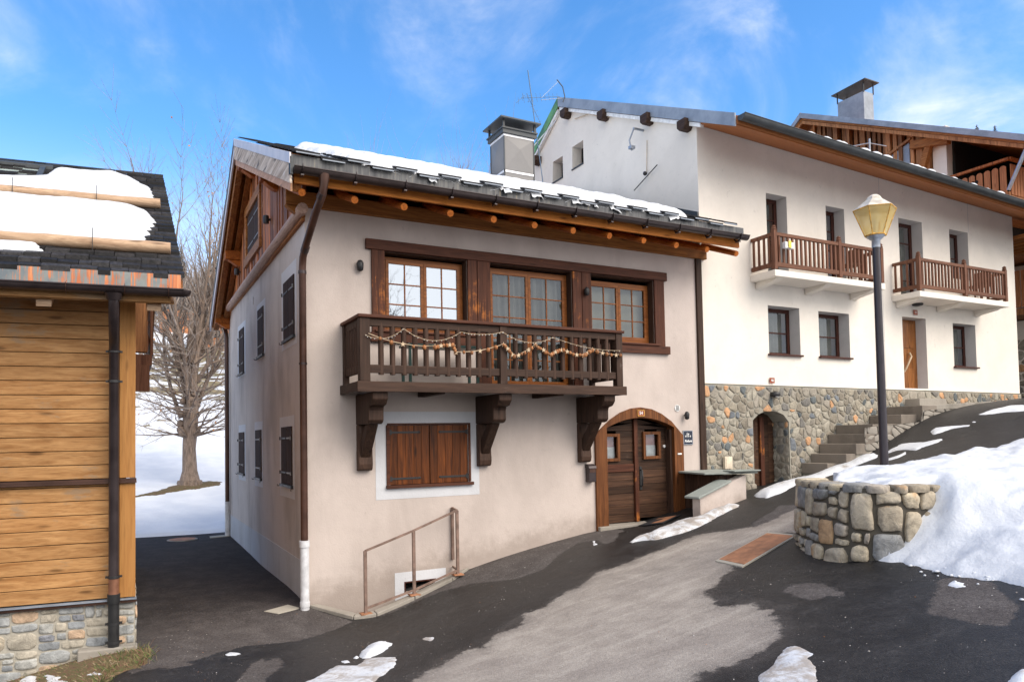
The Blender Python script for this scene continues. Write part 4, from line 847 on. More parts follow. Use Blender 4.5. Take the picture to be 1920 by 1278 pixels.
mb = MB().box(-.09, .02, 3.76, 5.90, 6.50, 6.70).box(-.075, .02, 3.80, 3.98, 6.702, 7.62).box(-.075, .02, 5.68, 5.86, 6.702, 7.62).box(-.08, .02, 3.78, 5.88, 7.622, 7.82); mb.build('gable_window_frame', 'purlin_y', H, bevel=.008)
for a, b in ((3.985, 4.825), (4.835, 5.675)):
    mb = MB()
    for i in range(3): w = (b-a)/3; mb.box(-.035, .0, a+i*w+.003, a+(i+1)*w-.003, 6.71, 7.61)
    s = mb.build('gable_shutter', 'shutter_dark', H)
    for z in (6.9, 7.42): B(-.043, -.0355, a+.04, b-.08, z-.014, z+.014).build('hinge', 'stainless', s)

# eaves plate, rafters, purlins
B(-.30, 8.30, -.075, .07, 6.20, 6.435).build('eaves_beam', 'purlin_x', H, bevel=.01)
B(8.02, 8.17, -.05, .1, 1.35, 6.26).build('corner_post', 'dark_z', H, bevel=.008)
roof = MB()
for (ya, yb) in ((-1.0, 4.65), (4.65, 9.62)):
    roof.hexa([(-.40, ya, T(ya)-.20), (8.40, ya, T(ya)-.20), (8.40, yb, T(yb)-.20), (-.40, yb, T(yb)-.20), (-.40, ya, T(ya)-.012), (8.40, ya, T(ya)-.012), (8.40, yb, T(yb)-.012), (-.40, yb, T(yb)-.012)])
RF = roof.build('roof', 'orange_x', H)
mb = MB(); rt_ = random.Random(4)     # courses of flat tiles
for j in range(17):
    y0 = -1.06+j*.34; n = 24
    for i in range(n):
        x0 = -.36+i*.372; x1 = x0+.36; dz = .05 if (i+0) % 2 == 0 else .0; zz = lambda q: 6.62+.412*(q+1.0)+dz+.012
        if x1 > 8.42: continue
        y1 = y0+.38; t = .028
        mb.hexa([(x0, y0, zz(y0)), (x1, y0, zz(y0)), (x1, y1, zz(y1)), (x0, y1, zz(y1)), (x0, y0, zz(y0)+t), (x1, y0, zz(y0)+t), (x1, y1, zz(y1)+t-.02), (x0, y1, zz(y1)+t-.02)])
mb.build('roof_tiles', 'tile', RF)
mb = MB()
for i in range(24):        # pressed metal rims of the eaves course
    x0 = -.36+i*.372; dz = .05 if i % 2 == 0 else 0; zz = 6.62+dz+.007-.03
    if x0+.36 < 8.42: mb.box(x0+.015, x0+.345, -1.078, -1.062, zz-.010, zz+.006)
mb.build('eaves_trim', 'zinc', RF)
mb = MB().add([(-.40, -1.0, 8.6), ], [])
MB().box(-.41, 8.40, -1.012, -.99, 6.40, 6.625).build('eaves_apron', 'apron', RF)
B(-.36, 8.30, -.985, -.94, 6.225, 6.415).build('eaves_fascia', 'orange_x', RF, bevel=.004)
B(8.05, 8.07, .02, 5.0, 7.0, 7.1)
mb = MB(); x = .54-.775
while x < 8.35:
    zc = lambda q: 6.17+.412*(q+.8)
    MB().tube([(x, -.915, zc(-.915)+.0), (x, .12, zc(.12))], [.056, .066], 8, smooth=False).build('rafter', 'orange_y', RF)
    x += .775
for xx in (-.30,):
    MB().beam((xx, -.9, 6.20), (xx, 4.6, T(4.6)-.42), .12, .15).build('rafter', 'purlin_y', RF, bevel=.01)
    MB().beam((xx, 4.7, T(4.7)-.36), (xx, 9.5, T(9.5)-.30), .13, .16).build('rafter', 'purlin_y', RF, bevel=.01)
MB().beam((-.10, 4.7, T(4.7)-.36), (-.10, 9.4, T(9.4)-.30), .12, .14).build('rafter', 'purlin_y', RF, bevel=.01)
for (yy, zz, ln) in ((2.1, T(2.1)-.55, .34), (4.65, T(4.65)-.52, .36), (7.0, T(7.0)-.46, .36), (9.15, T(9.15)-.34, .36)):
    MB().box(-ln, .1, yy-.11, yy+.11, zz-.10, zz+.12).prism([(-ln+.06, zz-.105), (.02, zz-.105), (.02, zz-.24), (-.10, zz-.23), (-.2, zz-.17)], 'y', yy-.085, yy+.085).build('purlin', 'orange_y', RF, bevel=.008)
MB().prism([(-.30, 6.195), (.0, 6.195), (.0, 6.03), (-.08, 6.04), (-.2, 6.11)], 'y', -.06, .06).build('purlin', 'purlin_x', RF, bevel=.008)
def verge(ya, yb, up, lo, x0, x1, name, mt, bev=.004, ea=0):
    MB().hexa([(x0, ya, T(ya)-lo), (x1, ya, T(ya)-lo), (x1, yb, T(yb)-lo), (x0, yb, T(yb)-lo), (x0, ya, T(ya)+up), (x1, ya, T(ya)+up), (x1, yb, T(yb)+up), (x0, yb, T(yb)+up)]).build(name, mt, RF, bevel=bev)
verge(-1.12, 4.66, .035, .125, -.45, -.425, 'verge_flashing', 'vergemetal')
verge(-1.08, 4.66, -.127, .41, -.44, -.405, 'verge_board', 'verge_plank')
verge(-1.0, 4.66, -.39, .53, -.415, -.385, 'verge_batten', 'verge_plank2')
verge(4.66, 9.70, .035, .09, -.45, -.425, 'verge_flashing', 'zinc_dark')
verge(4.66, 9.66, -.092, .27, -.44, -.405, 'verge_board', 'vergemetal')
MB().box(-.44, -.40, -1.12, -1.02, 6.30, 6.55).build('gutter_end_board', 'zinc_dark', RF)
# wall flashing against the taller house
MB().hexa([(8.155, .02, 6.95), (8.185, .02, 6.95), (8.185, 5.1, 9.1), (8.155, 5.1, 9.1), (8.155, .02, 7.22), (8.185, .02, 7.22), (8.185, 5.1, 9.35), (8.155, 5.1, 9.35)]).build('wall_flashing', 'zinc_dark', RF)

# chimney clad in folded metal
def chim():
    x0, x1, y0, y1, zb, zt = 4.63, 5.35, 2.0, 2.63, 7.7, 9.02
    mb = MB(); zc = 8.18
    def face(p, q):       # panels pressed into a diamond point
        p, q = Vector(p), Vector(q); n = (q-p).cross(Vector((0, 0, 1))).normalized(); mid = (p+q)/2+n*.006
        a, b = zc+.06, zt-.05; V = [(p.x, p.y, a), (q.x, q.y, a), (q.x, q.y, b), (p.x, p.y, b), (mid.x, mid.y, a), (mid.x, mid.y, b)]
        l, r_ = p.lerp(q, 0)+n*0, q
        c = mid+n*.035; V.append((c.x, c.y, (a+b)/2+.1)); mb.add(V, [(0, 4, 6), (4, 1, 6), (1, 2, 6), (2, 5, 6), (5, 3, 6), (3, 0, 6)])
        mb.add([(p.x, p.y, zb), (q.x, q.y, zb), (q.x, q.y, a), (p.x, p.y, a)], [(0, 1, 2, 3)])
    face((x0, y0, 0), (x1, y0, 0)); face((x0, y1, 0), (x0, y0, 0)); face((x1, y0, 0), (x1, y1, 0)); face((x1, y1, 0), (x0, y1, 0))
    c = mb.build('chimney', 'stainless', RF)
    e = .012; [B(x0-e, x1+e, y0-e, y1+e, zz, zz+.045).build('chimney_band', 'ledge_white', RF) for zz in (zc, zt-.06)]
    m2 = MB()
    for (a, b) in ((x0, y0), (x1, y0), (x0, y1), (x1, y1)): m2.box(a-.012, a+.012, b-.012, b+.012, zb, zt-.07)
    m2.box(x0-.05, x1+.05, y0-.05, y1+.05, zt-.008, zt+.08); m2.box(x0-.075, x1+.075, y0-.075, y1+.075, zt+.082, zt+.11)
    for (a, b) in ((x0-.02, y0-.02), (x1+.02, y0-.02), (x0-.02, y1+.02), (x1+.02, y1+.02)): m2.box(a-.02, a+.02, b-.02, b+.02, zt+.11, zt+.33)
    m2.build('chimney_frame', 'zinc_dark', RF)
    zz = zt+.31; o = .13; m3 = MB().add([(x0-o, y0-o, zz), (x1+o, y0-o, zz), (x1+o, y1+o, zz), (x0-o, y1+o, zz), (x0+.16, y0+.2, zz+.15), (x1-.16, y0+.2, zz+.15), (x1-.16, y1-.2, zz+.15), (x0+.16, y1-.2, zz+.15)], [(0, 1, 5, 4), (1, 2, 6, 5), (2, 3, 7, 6), (3, 0, 4, 7), (4, 5, 6, 7)])
    m3.add([(x0-o, y0-o, zz-.03), (x1+o, y0-o, zz-.03), (x1+o, y1+o, zz-.03), (x0-o, y1+o, zz-.03), (x0-o, y0-o, zz), (x1+o, y0-o, zz), (x1+o, y1+o, zz), (x0-o, y1+o, zz)], [(3, 2, 1, 0), (0, 1, 5, 4), (1, 2, 6, 5), (2, 3, 7, 6), (3, 0, 4, 7)]); m3.build('chimney_cap', 'zinc_dark', RF)
chim()

# gutter, brackets, downpipes
def gutter(name, p0, p1, r, mt, parent, n=10):
    p0, p1 = Vector(p0), Vector(p1); d = (p1-p0).normalized(); sd = d.cross(Vector((0, 0, 1))).normalized(); vs = []
    for q in (p0, p1):
        for rr_ in (r, r-.008):
            for j in range(n+1):
                t = math.pi*j/n; v = q+sd*math.cos(t)*rr_-Vector((0, 0, 1))*math.sin(t)*rr_; vs.append(v)
    k = n+1; mb = MB(); mb.add(vs, [(j, j+1, 2*k+j+1, 2*k+j) for j in range(n)]+[(k+j+1, k+j, 3*k+j, 3*k+j+1) for j in range(n)], True)
    for q in (p0, p1): mb.add([q+sd*math.cos(math.pi*j/n)*r-Vector((0, 0, 1))*math.sin(math.pi*j/n)*r for j in range(k)], [tuple(range(k))])
    mb.tube([p0+sd*r, p1+sd*r], .011, 6); mb.tube([p0-sd*r, p1-sd*r], .008, 6)
    return mb.build(name, mt, parent)
GU = gutter('gutter', (-.395, -1.11, 6.40), (8.38, -1.11, 6.43), .085, 'gutter', H)
for i in range(12):
    x = -.28+i*.765; mb = MB(); pts = [(x, -1.0, 6.46)]+[(x, -1.11+.098*math.cos(math.pi*j/8), 6.405-.098*math.sin(math.pi*j/8)) for j in range(9)]+[(x, -1.208, 6.44)]
    for a, b in zip(pts, pts[1:]): mb.beam(a, b, .03, .008, (1, 0, 0))
    mb.box(x-.022, x+.022, -1.17, -1.06, 6.285, 6.305); mb.build('gutter_bracket', 'pipe_dark', GU)
DP = MB().tube([(.04, -1.11, 6.36), (.03, -1.11, 6.20), (.02, -1.08, 6.08), (-.02, -.86, 5.90), (-.055, -.32, 5.52), (-.06, -.14, 5.38), (-.06, -.09, 5.22), (-.06, -.085, 1.0)], [.085, .06, .056, .056, .056, .056, .056, .056], 14).build('downpipe', 'pipe', H)
for p, q in (((.02, -1.09, 6.10), (.0, -1.02, 6.04)), ((-.05, -.30, 5.51), (-.055, -.22, 5.45)), ((-.06, -.085, 5.18), (-.06, -.085, 5.13)), ((-.06, -.085, 3.75), (-.06, -.085, 3.72))):
    MB().tube([p, q], .063, 14).build('pipe_collar', 'pipe_dark', DP)
MB().tube([(-.06, -.085, 1.02), (-.06, -.085, -.12)], .068, 16).tube([(-.06, -.085, 1.03), (-.06, -.085, .93)], .079, 16).tube([(-.06, -.085, .1), (-.06, -.085, .03)], .076, 16).build('pipe_foot', 'pipe_white', DP)
D2 = MB().tube([(-.12, 9.62, 5.85), (-.08, 9.3, 5.55), (-.075, 9.15, 5.35), (-.075, 9.12, 1.0)], .055, 10).build('downpipe', 'pipe', H)
MB().tube([(-.075, 9.12, 1.0), (-.075, 9.12, 0)], .065, 10).build('pipe_foot', 'pipe_white', D2)

# balcony
BY = -.95
BA = MB()
for (a, b) in ((-.95, -.72), (-.715, -.48), (-.475, -.24), (-.235, -.001)): BA.box(.55, 5.42, a, b, 3.36, 3.41)
BA.box(.53, 5.44, -.985, -.952, 3.26, 3.415).box(.53, .56, -.95, -.001, 3.265, 3.41).box(5.41, 5.44, -.95, -.001, 3.265, 3.41)
for xx in (1.9, 4.1): BA.box(xx-.06, xx+.06, -.9, 0, 3.24, 3.355)
BAL = BA.build('balcony', 'dark_x', H, bevel=.006)
for xa, xb in ((.575, .735), (2.91, 3.04), (5.24, 5.375)): B(xa, xb, -.97, -.84, 3.415, 4.36).build('balcony_post', 'dark_z', BAL, bevel=.008)
B(.575, .66, -.10, -.005, 3.415, 4.36).build('balcony_post', 'dark_z', BAL, bevel=.006); B(5.29, 5.375, -.10, -.005, 3.415, 4.36).build('balcony_post', 'dark_z', BAL, bevel=.006)
for (a, b) in ((.737, 2.908), (3.042, 5.238)):
    B(a, b, -.945, -.875, 3.545, 3.665).build('bottom_rail', 'dark_x', BAL, bevel=.006); B(a, b, -.95, -.87, 4.245, 4.36).build('top_rail', 'dark_x', BAL, bevel=.006)
for xx in (.60, 5.30): B(xx, xx+.06, -.838, -.102, 3.545, 3.665).build('bottom_rail', 'dark_y', BAL, bevel=.006); B(xx, xx+.06, -.838, -.102, 4.245, 4.36).build('top_rail', 'dark_y', BAL, bevel=.006)
hr = MB().box(.545, 5.405, -1.0, -.84, 4.362, 4.412).box(.545, .70, -.838, -.003, 4.362, 4.412).box(5.25, 5.405, -.838, -.003, 4.362, 4.412); hr.build('handrail', 'timber_x', BAL, bevel=.01)
for (a, b, n) in ((.735, 2.91, 11), (3.04, 5.24, 11)):
    for i in range(n):
        c = a+(b-a)*(i+1)/(n+1)+.0; MB().tube([(c, -.91, 3.52), (c, -.91, 4.30)], .043, 10).build('baluster', 'dark_z', BAL)
for xx in (.63, 5.33):
    for yy in (-.72, -.58, -.44, -.30, -.18): MB().tube([(xx, yy, 3.55), (xx, yy, 4.30)], .038, 8).build('baluster', 'dark_z', BAL)
def bracket(x0, x1):
    z0 = 3.262; s = MB().prism([(0, z0), (-.92, z0), (-.915, z0-.11), (-.84, z0-.19), (-.72, z0-.215), (-.70, z0-.27), (-.70, z0-.42), (-.66, z0-.46), (-.60, z0-.475), (0, z0-.475)], 'x', x0, x1)
    s.prism([(0, 2.785), (-.13, 2.785), (-.13, 2.32), (-.145, 2.16), (-.13, 2.08), (-.09, 2.055), (0, 2.055)], 'x', x0+.004, x1-.004)
    s.hexa([(x0+.04, -.56, 2.785), (x1-.04, -.56, 2.785), (x1-.04, -.38, 2.785), (x0+.04, -.38, 2.785), (x0+.04, -.13, 2.26), (x1-.04, -.13, 2.26), (x1-.04, -.11, 2.5), (x0+.04, -.11, 2.5)][4:]+[(x0+.04, -.56, 2.785), (x1-.04, -.56, 2.785), (x1-.04, -.36, 2.785), (x0+.04, -.36, 2.785)])
    s.build('balcony_bracket', 'dark_z', BAL, bevel=.014)
for a, b in ((.78, 1.02), (2.9, 3.14), (4.99, 5.23)): bracket(a, b)

# arched front door
fo = [(5.385, .70), (7.545, .85), (7.545, 2.52)]+[(x, 3.09-.463*(x-6.47)**2) for x in (7.42, 7.2, 6.95, 6.7, 6.47, 6.2, 5.95, 5.72, 5.52)]+[(5.385, 2.53)]
fi = [(5.65, .72), (7.31, .80), (7.31, 2.69)]+[(x, 2.885-.28*(x-6.48)**2) for x in (7.1, 6.9, 6.7, 6.48, 6.25, 6.05, 5.85)]+[(5.65, 2.69)]
bm = bmesh.new(); 
mb = MB(); FS = XZ(-.05)
fo2 = [(5.385, .70)]+fo[::-1][:-2]+[(7.545, .85)]
fi2 = [(5.65, .72)]+fi[::-1][:-2]+[(7.31, .80)]
fo2 = [fo2[0]]+[(5.385, 2.53)]+[(x, 3.09-.463*(x-6.47)**2) for x in (5.50, 5.75, 6.0, 6.25, 6.48, 6.75, 7.0, 7.25)]+[(7.545, 2.52), (7.545, .85)]
fi2 = [fi2[0]]+[(5.65, 2.69)]+[(x, 2.885-.28*(x-6.48)**2) for x in (5.72, 5.90, 6.1, 6.3, 6.48, 6.7, 6.9, 7.12)]+[(7.31, 2.69), (7.31, .80)]
fi = fi2; fo = fo2
mb.add([FS(*p) for p in fo2]+[FS(*p) for p in fi2], [(i, i+1, i+1+len(fo2), i+len(fo2)) for i in range(len(fo2)-1)]); mb.reveal(fi, XZ(-.05), Vector((0, .26, 0))); mb.reveal(fo, XZ(-.05), Vector((0, .06, 0))); mb.build('door_frame', 'doorframe', H)
DY = .17
leafs = []
for s, (a, b) in enumerate(((5.66, 6.42), (6.53, 7.30))):
    mb = MB(); z = .84 if s == 0 else .90; rp = random.Random(s)
    wx0, wx1, wz0, wz1 = (5.74, 6.02, 2.10, 2.52) if s == 0 else (6.72, 7.04, 2.12, 2.55)
    while z < 2.86:
        h_ = rp.uniform(.10, .17); z1 = min(z+h_, 2.875); ztop_ = lambda x: 2.885-.28*(x-6.48)**2-.01
        seg = [(a, b)] if (z1 <= wz0 or z >= wz1) else [(a, wx0), (wx1, b)]
        for (p, q) in seg: mb.hexa([(p, DY, z+.003), (q, DY, z+.003), (q, DY+.04, z+.003), (p, DY+.04, z+.003), (p, DY, min(z1-.003, ztop_(p))), (q, DY, min(z1-.003, ztop_(q))), (q, DY+.04, min(z1-.003, ztop_(q))), (p, DY+.04, min(z1-.003, ztop_(p)))])
        z = z1
    L_ = mb.build('door_leaf', 'doorplank', H); leafs.append(L_)
    mf = MB().box(wx0-.06, wx0, DY-.05, DY+.05, wz0-.06, wz1+.06).box(wx1, wx1+.06, DY-.05, DY+.05, wz0-.06, wz1+.06).box(wx0, wx1, DY-.05, DY+.05, wz0-.06, wz0).box(wx0, wx1, DY-.05, DY+.05, wz1, wz1+.06); mf.build('door_window_frame', 'doorframe', L_, bevel=.004)
    MB().add([(wx0, DY+.02, wz0), (wx1, DY+.02, wz0), (wx1, DY+.02, wz1), (wx0, DY+.02, wz1)], [(0, 1, 2, 3)]).build('door_pane', 'glass', L_)
    MB().box(wx0, wx1, DY+.06, DY+.07, wz0, wz0+.22).build('net_curtain', 'whitepaint', L_); MB().box(wx0, wx1, DY+.075, DY+.085, wz0+.2, wz1).build('curtain_top', 'doorcurt', L_) if 'doorcurt' in MT else None
B(5.66, 6.42, DY-.025, DY-.001, 1.83, 1.98).build('door_rail', 'doorplank2', leafs[0]) if 'doorplank2' in MT else B(5.66, 6.42, DY-.025, DY-.001, 1.83, 1.98).build('door_rail', 'timber_x', leafs[0], bevel=.004)
B(6.43, 6.52, DY-.05, DY+.05, .84, 2.87).build('meeting_stile', 'timber_z', H, bevel=.006)
m2 = MB().tube([(6.60, DY-.01, 1.86), (6.60, DY-.06, 1.84), (6.60, DY-.07, 1.68), (6.60, DY-.06, 1.54), (6.60, DY-.01, 1.52)], .013, 8).box(6.575, 6.625, DY-.012, DY-.001, 1.46, 1.92); m2.build('door_handle', 'iron', leafs[1])
B(7.255, 7.31, .03, .2, .85, 2.65).build('door_jamb', 'dark_z', H)
B(5.40, 7.30, -.12, .21, .70, .828).build('threshold', 'conc', H, bevel=.012)
MB().lathe([(.035, 0), (.035, .012)], (7.2, 0, 0), 12).v
MB().tube([(7.215, DY-.02, 2.31), (7.215, DY, 2.31)], .03, 12).build('door_badge', 'whitepaint', leafs[1])
B(7.38, 7.48, -.062, -.051, 2.135, 2.165).build('bell_plate', 'whitepaint', H)

# round vent and corner lamp fittings
v_ = MB().tube([(7.44, -.015, 3.08), (7.44, 0, 3.08)], .07, 20).build('wall_vent', 'whitepaint', H)
mb = MB()
for k in range(6): mb.box(7.40, 7.48, -.019, -.0155, 3.035+k*.018, 3.043+k*.018)
mb.build('vent_slats', 'iron', v_)
for (x, y, z, k) in ((.86, -.07, 5.36, 1), (5.22, -.11, 5.28, .9), (7.62, -.09, 2.93, .9)):
    MB().lathe([(.015*k, -.10*k), (.05*k, -.08*k), (.055*k, -.02*k), (.058*k, .03*k), (.035*k, .075*k), (.01, .085*k)], (x, y, z), 12).tube([(x, y, z), (x, .0 if y > -.1 or x > 6 else -.045, z)], .014, 6).build('wall_lamp', 'iron', H)
for (y, z) in ((2.81, 6.78), (6.87, 6.64)): MB().lathe([(.05, -.08), (.055, 0), (.05, .07)], (-.11, y, z), 10).box(-.1, -.02, y-.02, y+.02, z-.02, z+.02).build('wall_lamp', 'iron', H)
B(.0, .0, 0, 0, 0, 0)

# snow on the roof
def roof_snow():
    P_ = [(.75, 3.9), (.35, 2.6), (.25, 1.3), (.45, .1), (.55, -.55), (1.0, -.95), (2.2, -.93), (3.1, -.97), (4.0, -.94), (5.0, -.99), (6.0, -.93), (6.8, -1.0), (7.1, -.85), (7.0, -.2), (7.45, 1.4), (7.9, 2.8), (8.1, 3.6), (8.1, 4.9), (4, 5.2), (.9, 4.8)]
    sn = snow_patch('thick white snow covering the tiled roof of the beige house', P_, .14, .10, 'snow', step=.045, jit=.09, base=lambda x, y: np.where(y < 4.65, 6.62+.412*(y+1.0), 8.95-.62*(y-4.65))+.06, lump=.55, seed=2, name='roof_snow')
roof_snow()
for (x, y, w) in ((1.9, 1.1, .9), (3.3, .9, .5), (4.1, 1.4, .7), (.9, -.2, .45), (5.9, .8, .6), (6.5, .1, .4)):
    mb = MB()
    for k in range(int(w/.18)): xx = x+k*.18; zz = T(y-k*.02)+.205; mb.hexa([(xx, y, zz-.02), (xx+.17, y, zz-.02), (xx+.17, y+.16, zz+.03), (xx, y+.16, zz+.03), (xx, y, zz), (xx+.17, y, zz), (xx+.17, y+.16, zz+.05), (xx, y+.16, zz+.05)])
    mb.build('tile_ridge', 'tile', RF)

# ---- separate things on and around the house
def sign(name, label, loc, w, h, board, rim=None, text=(), tm='whitepaint', th=.012):
    x, y, z = loc; t = thing(name, label, 'sign', loc)
    B(x-w/2, x+w/2, y-th, y, z-h/2, z+h/2).build('plate', board, t, bevel=.002)
    if rim: MB().box(x-w/2, x+w/2, y-th-.004, y-th+.001, z+h/2-.012, z+h/2).box(x-w/2, x+w/2, y-th-.004, y-th+.001, z-h/2, z-h/2+.012).box(x-w/2, x-w/2+.012, y-th-.004, y-th+.001, z-h/2+.0125, z+h/2-.0125).box(x+w/2-.012, x+w/2, y-th-.004, y-th+.001, z-h/2+.0125, z+h/2-.0125).build('rim', rim, t)
    for (s, dx, dz, sz, ital) in text:
        c = bpy.data.curves.new('lettering', 'FONT'); c.body = s; c.size = sz; c.align_x = 'CENTER'; c.align_y = 'CENTER'; c.extrude = .0015; c.shear = ital; c.offset = .002
        o = bpy.data.objects.new('lettering', c); COL.objects.link(o); o.rotation_euler = (math.pi/2, 0, 0); c.materials.append(MT[tm])
        dg = bpy.context.evaluated_depsgraph_get(); me = bpy.data.meshes.new_from_object(o.evaluated_get(dg)); bpy.data.objects.remove(o)
        q = bpy.data.objects.new('lettering', me); COL.objects.link(q); q.parent = t; q.rotation_euler = (math.pi/2, 0, 0); q.location = (dx, -th-.003, dz)
    return t
sign('house_number', 'small red-brown enamel plate with number 54 above the arched door', (6.47, -.052, 2.975), .17, .12, 'redsign', 'lamprim', [('54', 0, 0, .085, 0)])
sign('plaque', 'dark blue plaque reading Le Refuge with three stars beside the door', (7.70, -.003, 2.475), .25, .29, 'navy', 'galv', [('Le', -.01, .075, .07, .3), ('* * *', 0, .01, .085, 0), ('Refuge', 0, -.07, .07, .3)])
sign('house_number', 'small red-brown number 46 plate on cream wall above the stone base', (10.18, -.003, 3.70), .15, .12, 'redsign', None, [('46', 0, 0, .08, 0)])
sign('house_number', 'tiny dark number plate under the oval lamp above the brown door', (15.44, -.003, 5.56), .16, .13, 'redsign', None, [('4', 0, 0, .08, 0)])
mbx = thing('mailbox', 'small dark brown metal mailbox on the wall left of the arched door', 'mailbox', (5.245, -.06, 1.84))
MB().box(5.165, 5.325, -.13, -.003, 1.68, 1.94).prism([(-.003, 1.945), (-.145, 1.93), (-.13, 1.98), (-.07, 2.015), (-.003, 2.02)], 'x', 5.155, 5.335).build('body', 'pipe_dark', mbx, bevel=.01)
MB().prism([(-.132, 1.93), (-.137, 1.93), (-.137, 1.86), (-.132, 1.86)], 'x', 5.18, 5.31).build('flap', 'pipe', mbx)
mt_ = thing('doormat', 'black rubber doormat lying askew in front of the arched door', 'doormat', (6.45, -.45, .83))
q = [(6.10, -.36), (6.30, -.84), (7.0, -.55), (6.78, -.12)]
MB().hexa([(*p, float(gz(*p))+.012) for p in q]+[(*p, float(gz(*p))+.034) for p in q]).build('mat', 'rubber', mt_, bevel=.006)
c_ = (sum(p[0] for p in q)/4, sum(p[1] for p in q)/4); qi = [(c_[0]+(p[0]-c_[0])*.8, c_[1]+(p[1]-c_[1])*.8) for p in q]
MB().hexa([(*p, float(gz(*p))+.030) for p in qi]+[(*p, float(gz(*p))+.039) for p in qi]).build('mat_inlay', 'rust', mt_)

# bin store with slate top and low rendered wall
lw = thing('low_wall', 'low rendered wall with sloping slate cap right of the arched door', 'wall', (7.3, -1.3, 1.0))
P4 = lambda pts, z0, z1s: MB().hexa([(*p, z0) for p in pts]+[(p[0], p[1], z) for p, z in zip(pts, z1s)])
P4([(6.78, -1.32), (8.12, -1.14), (8.10, -.96), (6.76, -1.14)], .6, [1.37, 1.74, 1.74, 1.37]).build('wall', 'plaster', lw)
P4([(6.66, -1.40), (7.80, -1.25), (7.76, -.90), (6.62, -1.05)], 1.38, [1.425, 1.72, 1.72, 1.425]).build('x', 'slate', lw) if False else None
MB().hexa([(6.68, -1.40, 1.36), (7.62, -1.27, 1.62), (7.60, -.90, 1.62), (6.66, -1.03, 1.36), (6.68, -1.40, 1.40), (7.62, -1.27, 1.665), (7.60, -.90, 1.665), (6.66, -1.03, 1.40)]).build('sloping_cap', 'slate', lw, bevel=.01)
bs = thing('cabinet', 'dark wooden storage cabinet under a slate slab between door and low wall', 'cabinet', (7.7, -.5, 1.0))
mb = MB()
for i in range(5): mb.box(7.56, 7.59, -.94+i*.185, -.94+i*.185+.18, .75, 1.745)
for i in range(3): mb.box(7.592+i*.16, 7.592+i*.16+.155, -.965, -.935, .8, 1.745)
mb.box(7.592, 8.0, -.93, -.03, .8, 1.73); mb.build('body', 'dark_z', bs, bevel=.003)
MB().hexa([(7.22, -.98, 1.765), (8.30, -1.28, 1.765), (8.42, -.02, 1.765), (7.40, -.02, 1.765), (7.22, -.98, 1.80), (8.30, -1.28, 1.805), (8.42, -.02, 1.805), (7.40, -.02, 1.80)]).build('slate_top', 'slate', bs, bevel=.008)
MB().hexa([(7.70, -1.27, 1.812), (8.33, -1.33, 1.812), (8.36, -.98, 1.812), (7.74, -.92, 1.812), (7.70, -1.27, 1.835), (8.33, -1.33, 1.835), (8.36, -.98, 1.835), (7.74, -.92, 1.835)]).build('slate_piece', 'slate', bs, bevel=.006)
ub = thing('utility_box', 'small cream meter box on the stone wall behind the low wall', 'utility box', (8.70, -.06, 1.97))
B(8.60, 8.81, -.12, -.05, 1.80, 2.06).build('box', 'cream_plastic', ub, bevel=.008); B(8.63, 8.78, -.127, -.121, 1.83, 2.03).build('lid', 'cream_plastic', ub, bevel=.003)

# garland on the balcony
gl = thing('garland', 'string of pine cones, stars and fairy lights draped along the dark balcony rail', 'garland', (.65, -1.0, 4.2))
gr_ = random.Random(12)
def sag(x0, z0, x1, z1, s, n=12): return [(x0+(x1-x0)*t/n, -.995+gr_.uniform(-.01, .01), z0+(z1-z0)*t/n-s*4*(t/n)*(1-t/n)) for t in range(n+1)]
lights = []
for seg in ((.65, 4.10, 1.25, 4.22, .10), (1.25, 4.22, 2.2, 4.22, .16), (2.2, 4.22, 2.95, 4.26, .04), (2.95, 4.26, 3.9, 4.22, .13), (3.9, 4.22, 5.3, 4.05, .06)): lights += sag(*seg)
MB().tube(lights, .004, 4).build('light_string', 'cord', gl)
fs = []
for seg in ((.70, 4.12, 1.75, 3.98, .06), (1.75, 3.98, 2.05, 4.02, .0), (2.05, 4.02, 2.1, 3.90, 0), (2.1, 3.90, 2.95, 4.06, .04), (2.95, 4.06, 3.15, 3.87, .0), (3.15, 3.87, 3.55, 4.08, .02), (3.55, 4.08, 3.85, 3.93, 0), (3.85, 3.93, 4.1, 4.02, -.02), (4.1, 4.02, 4.5, 3.94, .02), (4.5, 3.94, 4.7, 4.05, 0), (4.7, 4.05, 5.3, 3.98, .03)): fs += sag(*seg, n=6)
MB().tube(fs, .007, 4).build('cord', 'cord', gl)
for i, p in enumerate(fs[1:]):
    if i % 3 != 2:
        r_ = gr_.uniform(.024, .038); MB().ball((p[0], p[1]-.012, p[2]-gr_.uniform(.005, .03)), r_, 7, 5, (1, 1, 1.15)).build('pine_cone', 'cone', gl)
    else:
        c = (p[0], p[1]-.02, p[2]-.01); v = []
        for k in range(10): rr_ = .045 if k % 2 == 0 else .018; v.append((c[0]+rr_*math.sin(k*math.pi/5), c[1], c[2]+rr_*math.cos(k*math.pi/5)))
        MB().add(v+[(a, b-.006, c2) for a, b, c2 in v], [tuple(range(9, -1, -1)), tuple(range(10, 20))]+[(k, (k+1) % 10, (k+1) % 10+10, k+10) for k in range(10)]).build('star', 'cord', gl)
mb = MB()
for p in lights[::1]: mb.ball((p[0]+gr_.uniform(-.02, .02), p[1], p[2]-.012), .007, 5, 4)
mb.build('fairy_lights', 'whitepaint', gl)
tb = thing('balcony_table', 'dark green folding table standing behind the balcony balusters', 'table', (1.9, -.45, 3.41))
B(1.45, 2.75, -.62, -.2, 4.02, 4.06).build('tabletop', 'greenplastic', tb, bevel=.006)
for (x, y) in ((1.5, -.58), (2.68, -.58), (1.5, -.25), (2.68, -.25)): B(x-.02, x+.02, y-.02, y+.02, 3.412, 4.02).build('leg', 'greenplastic', tb)

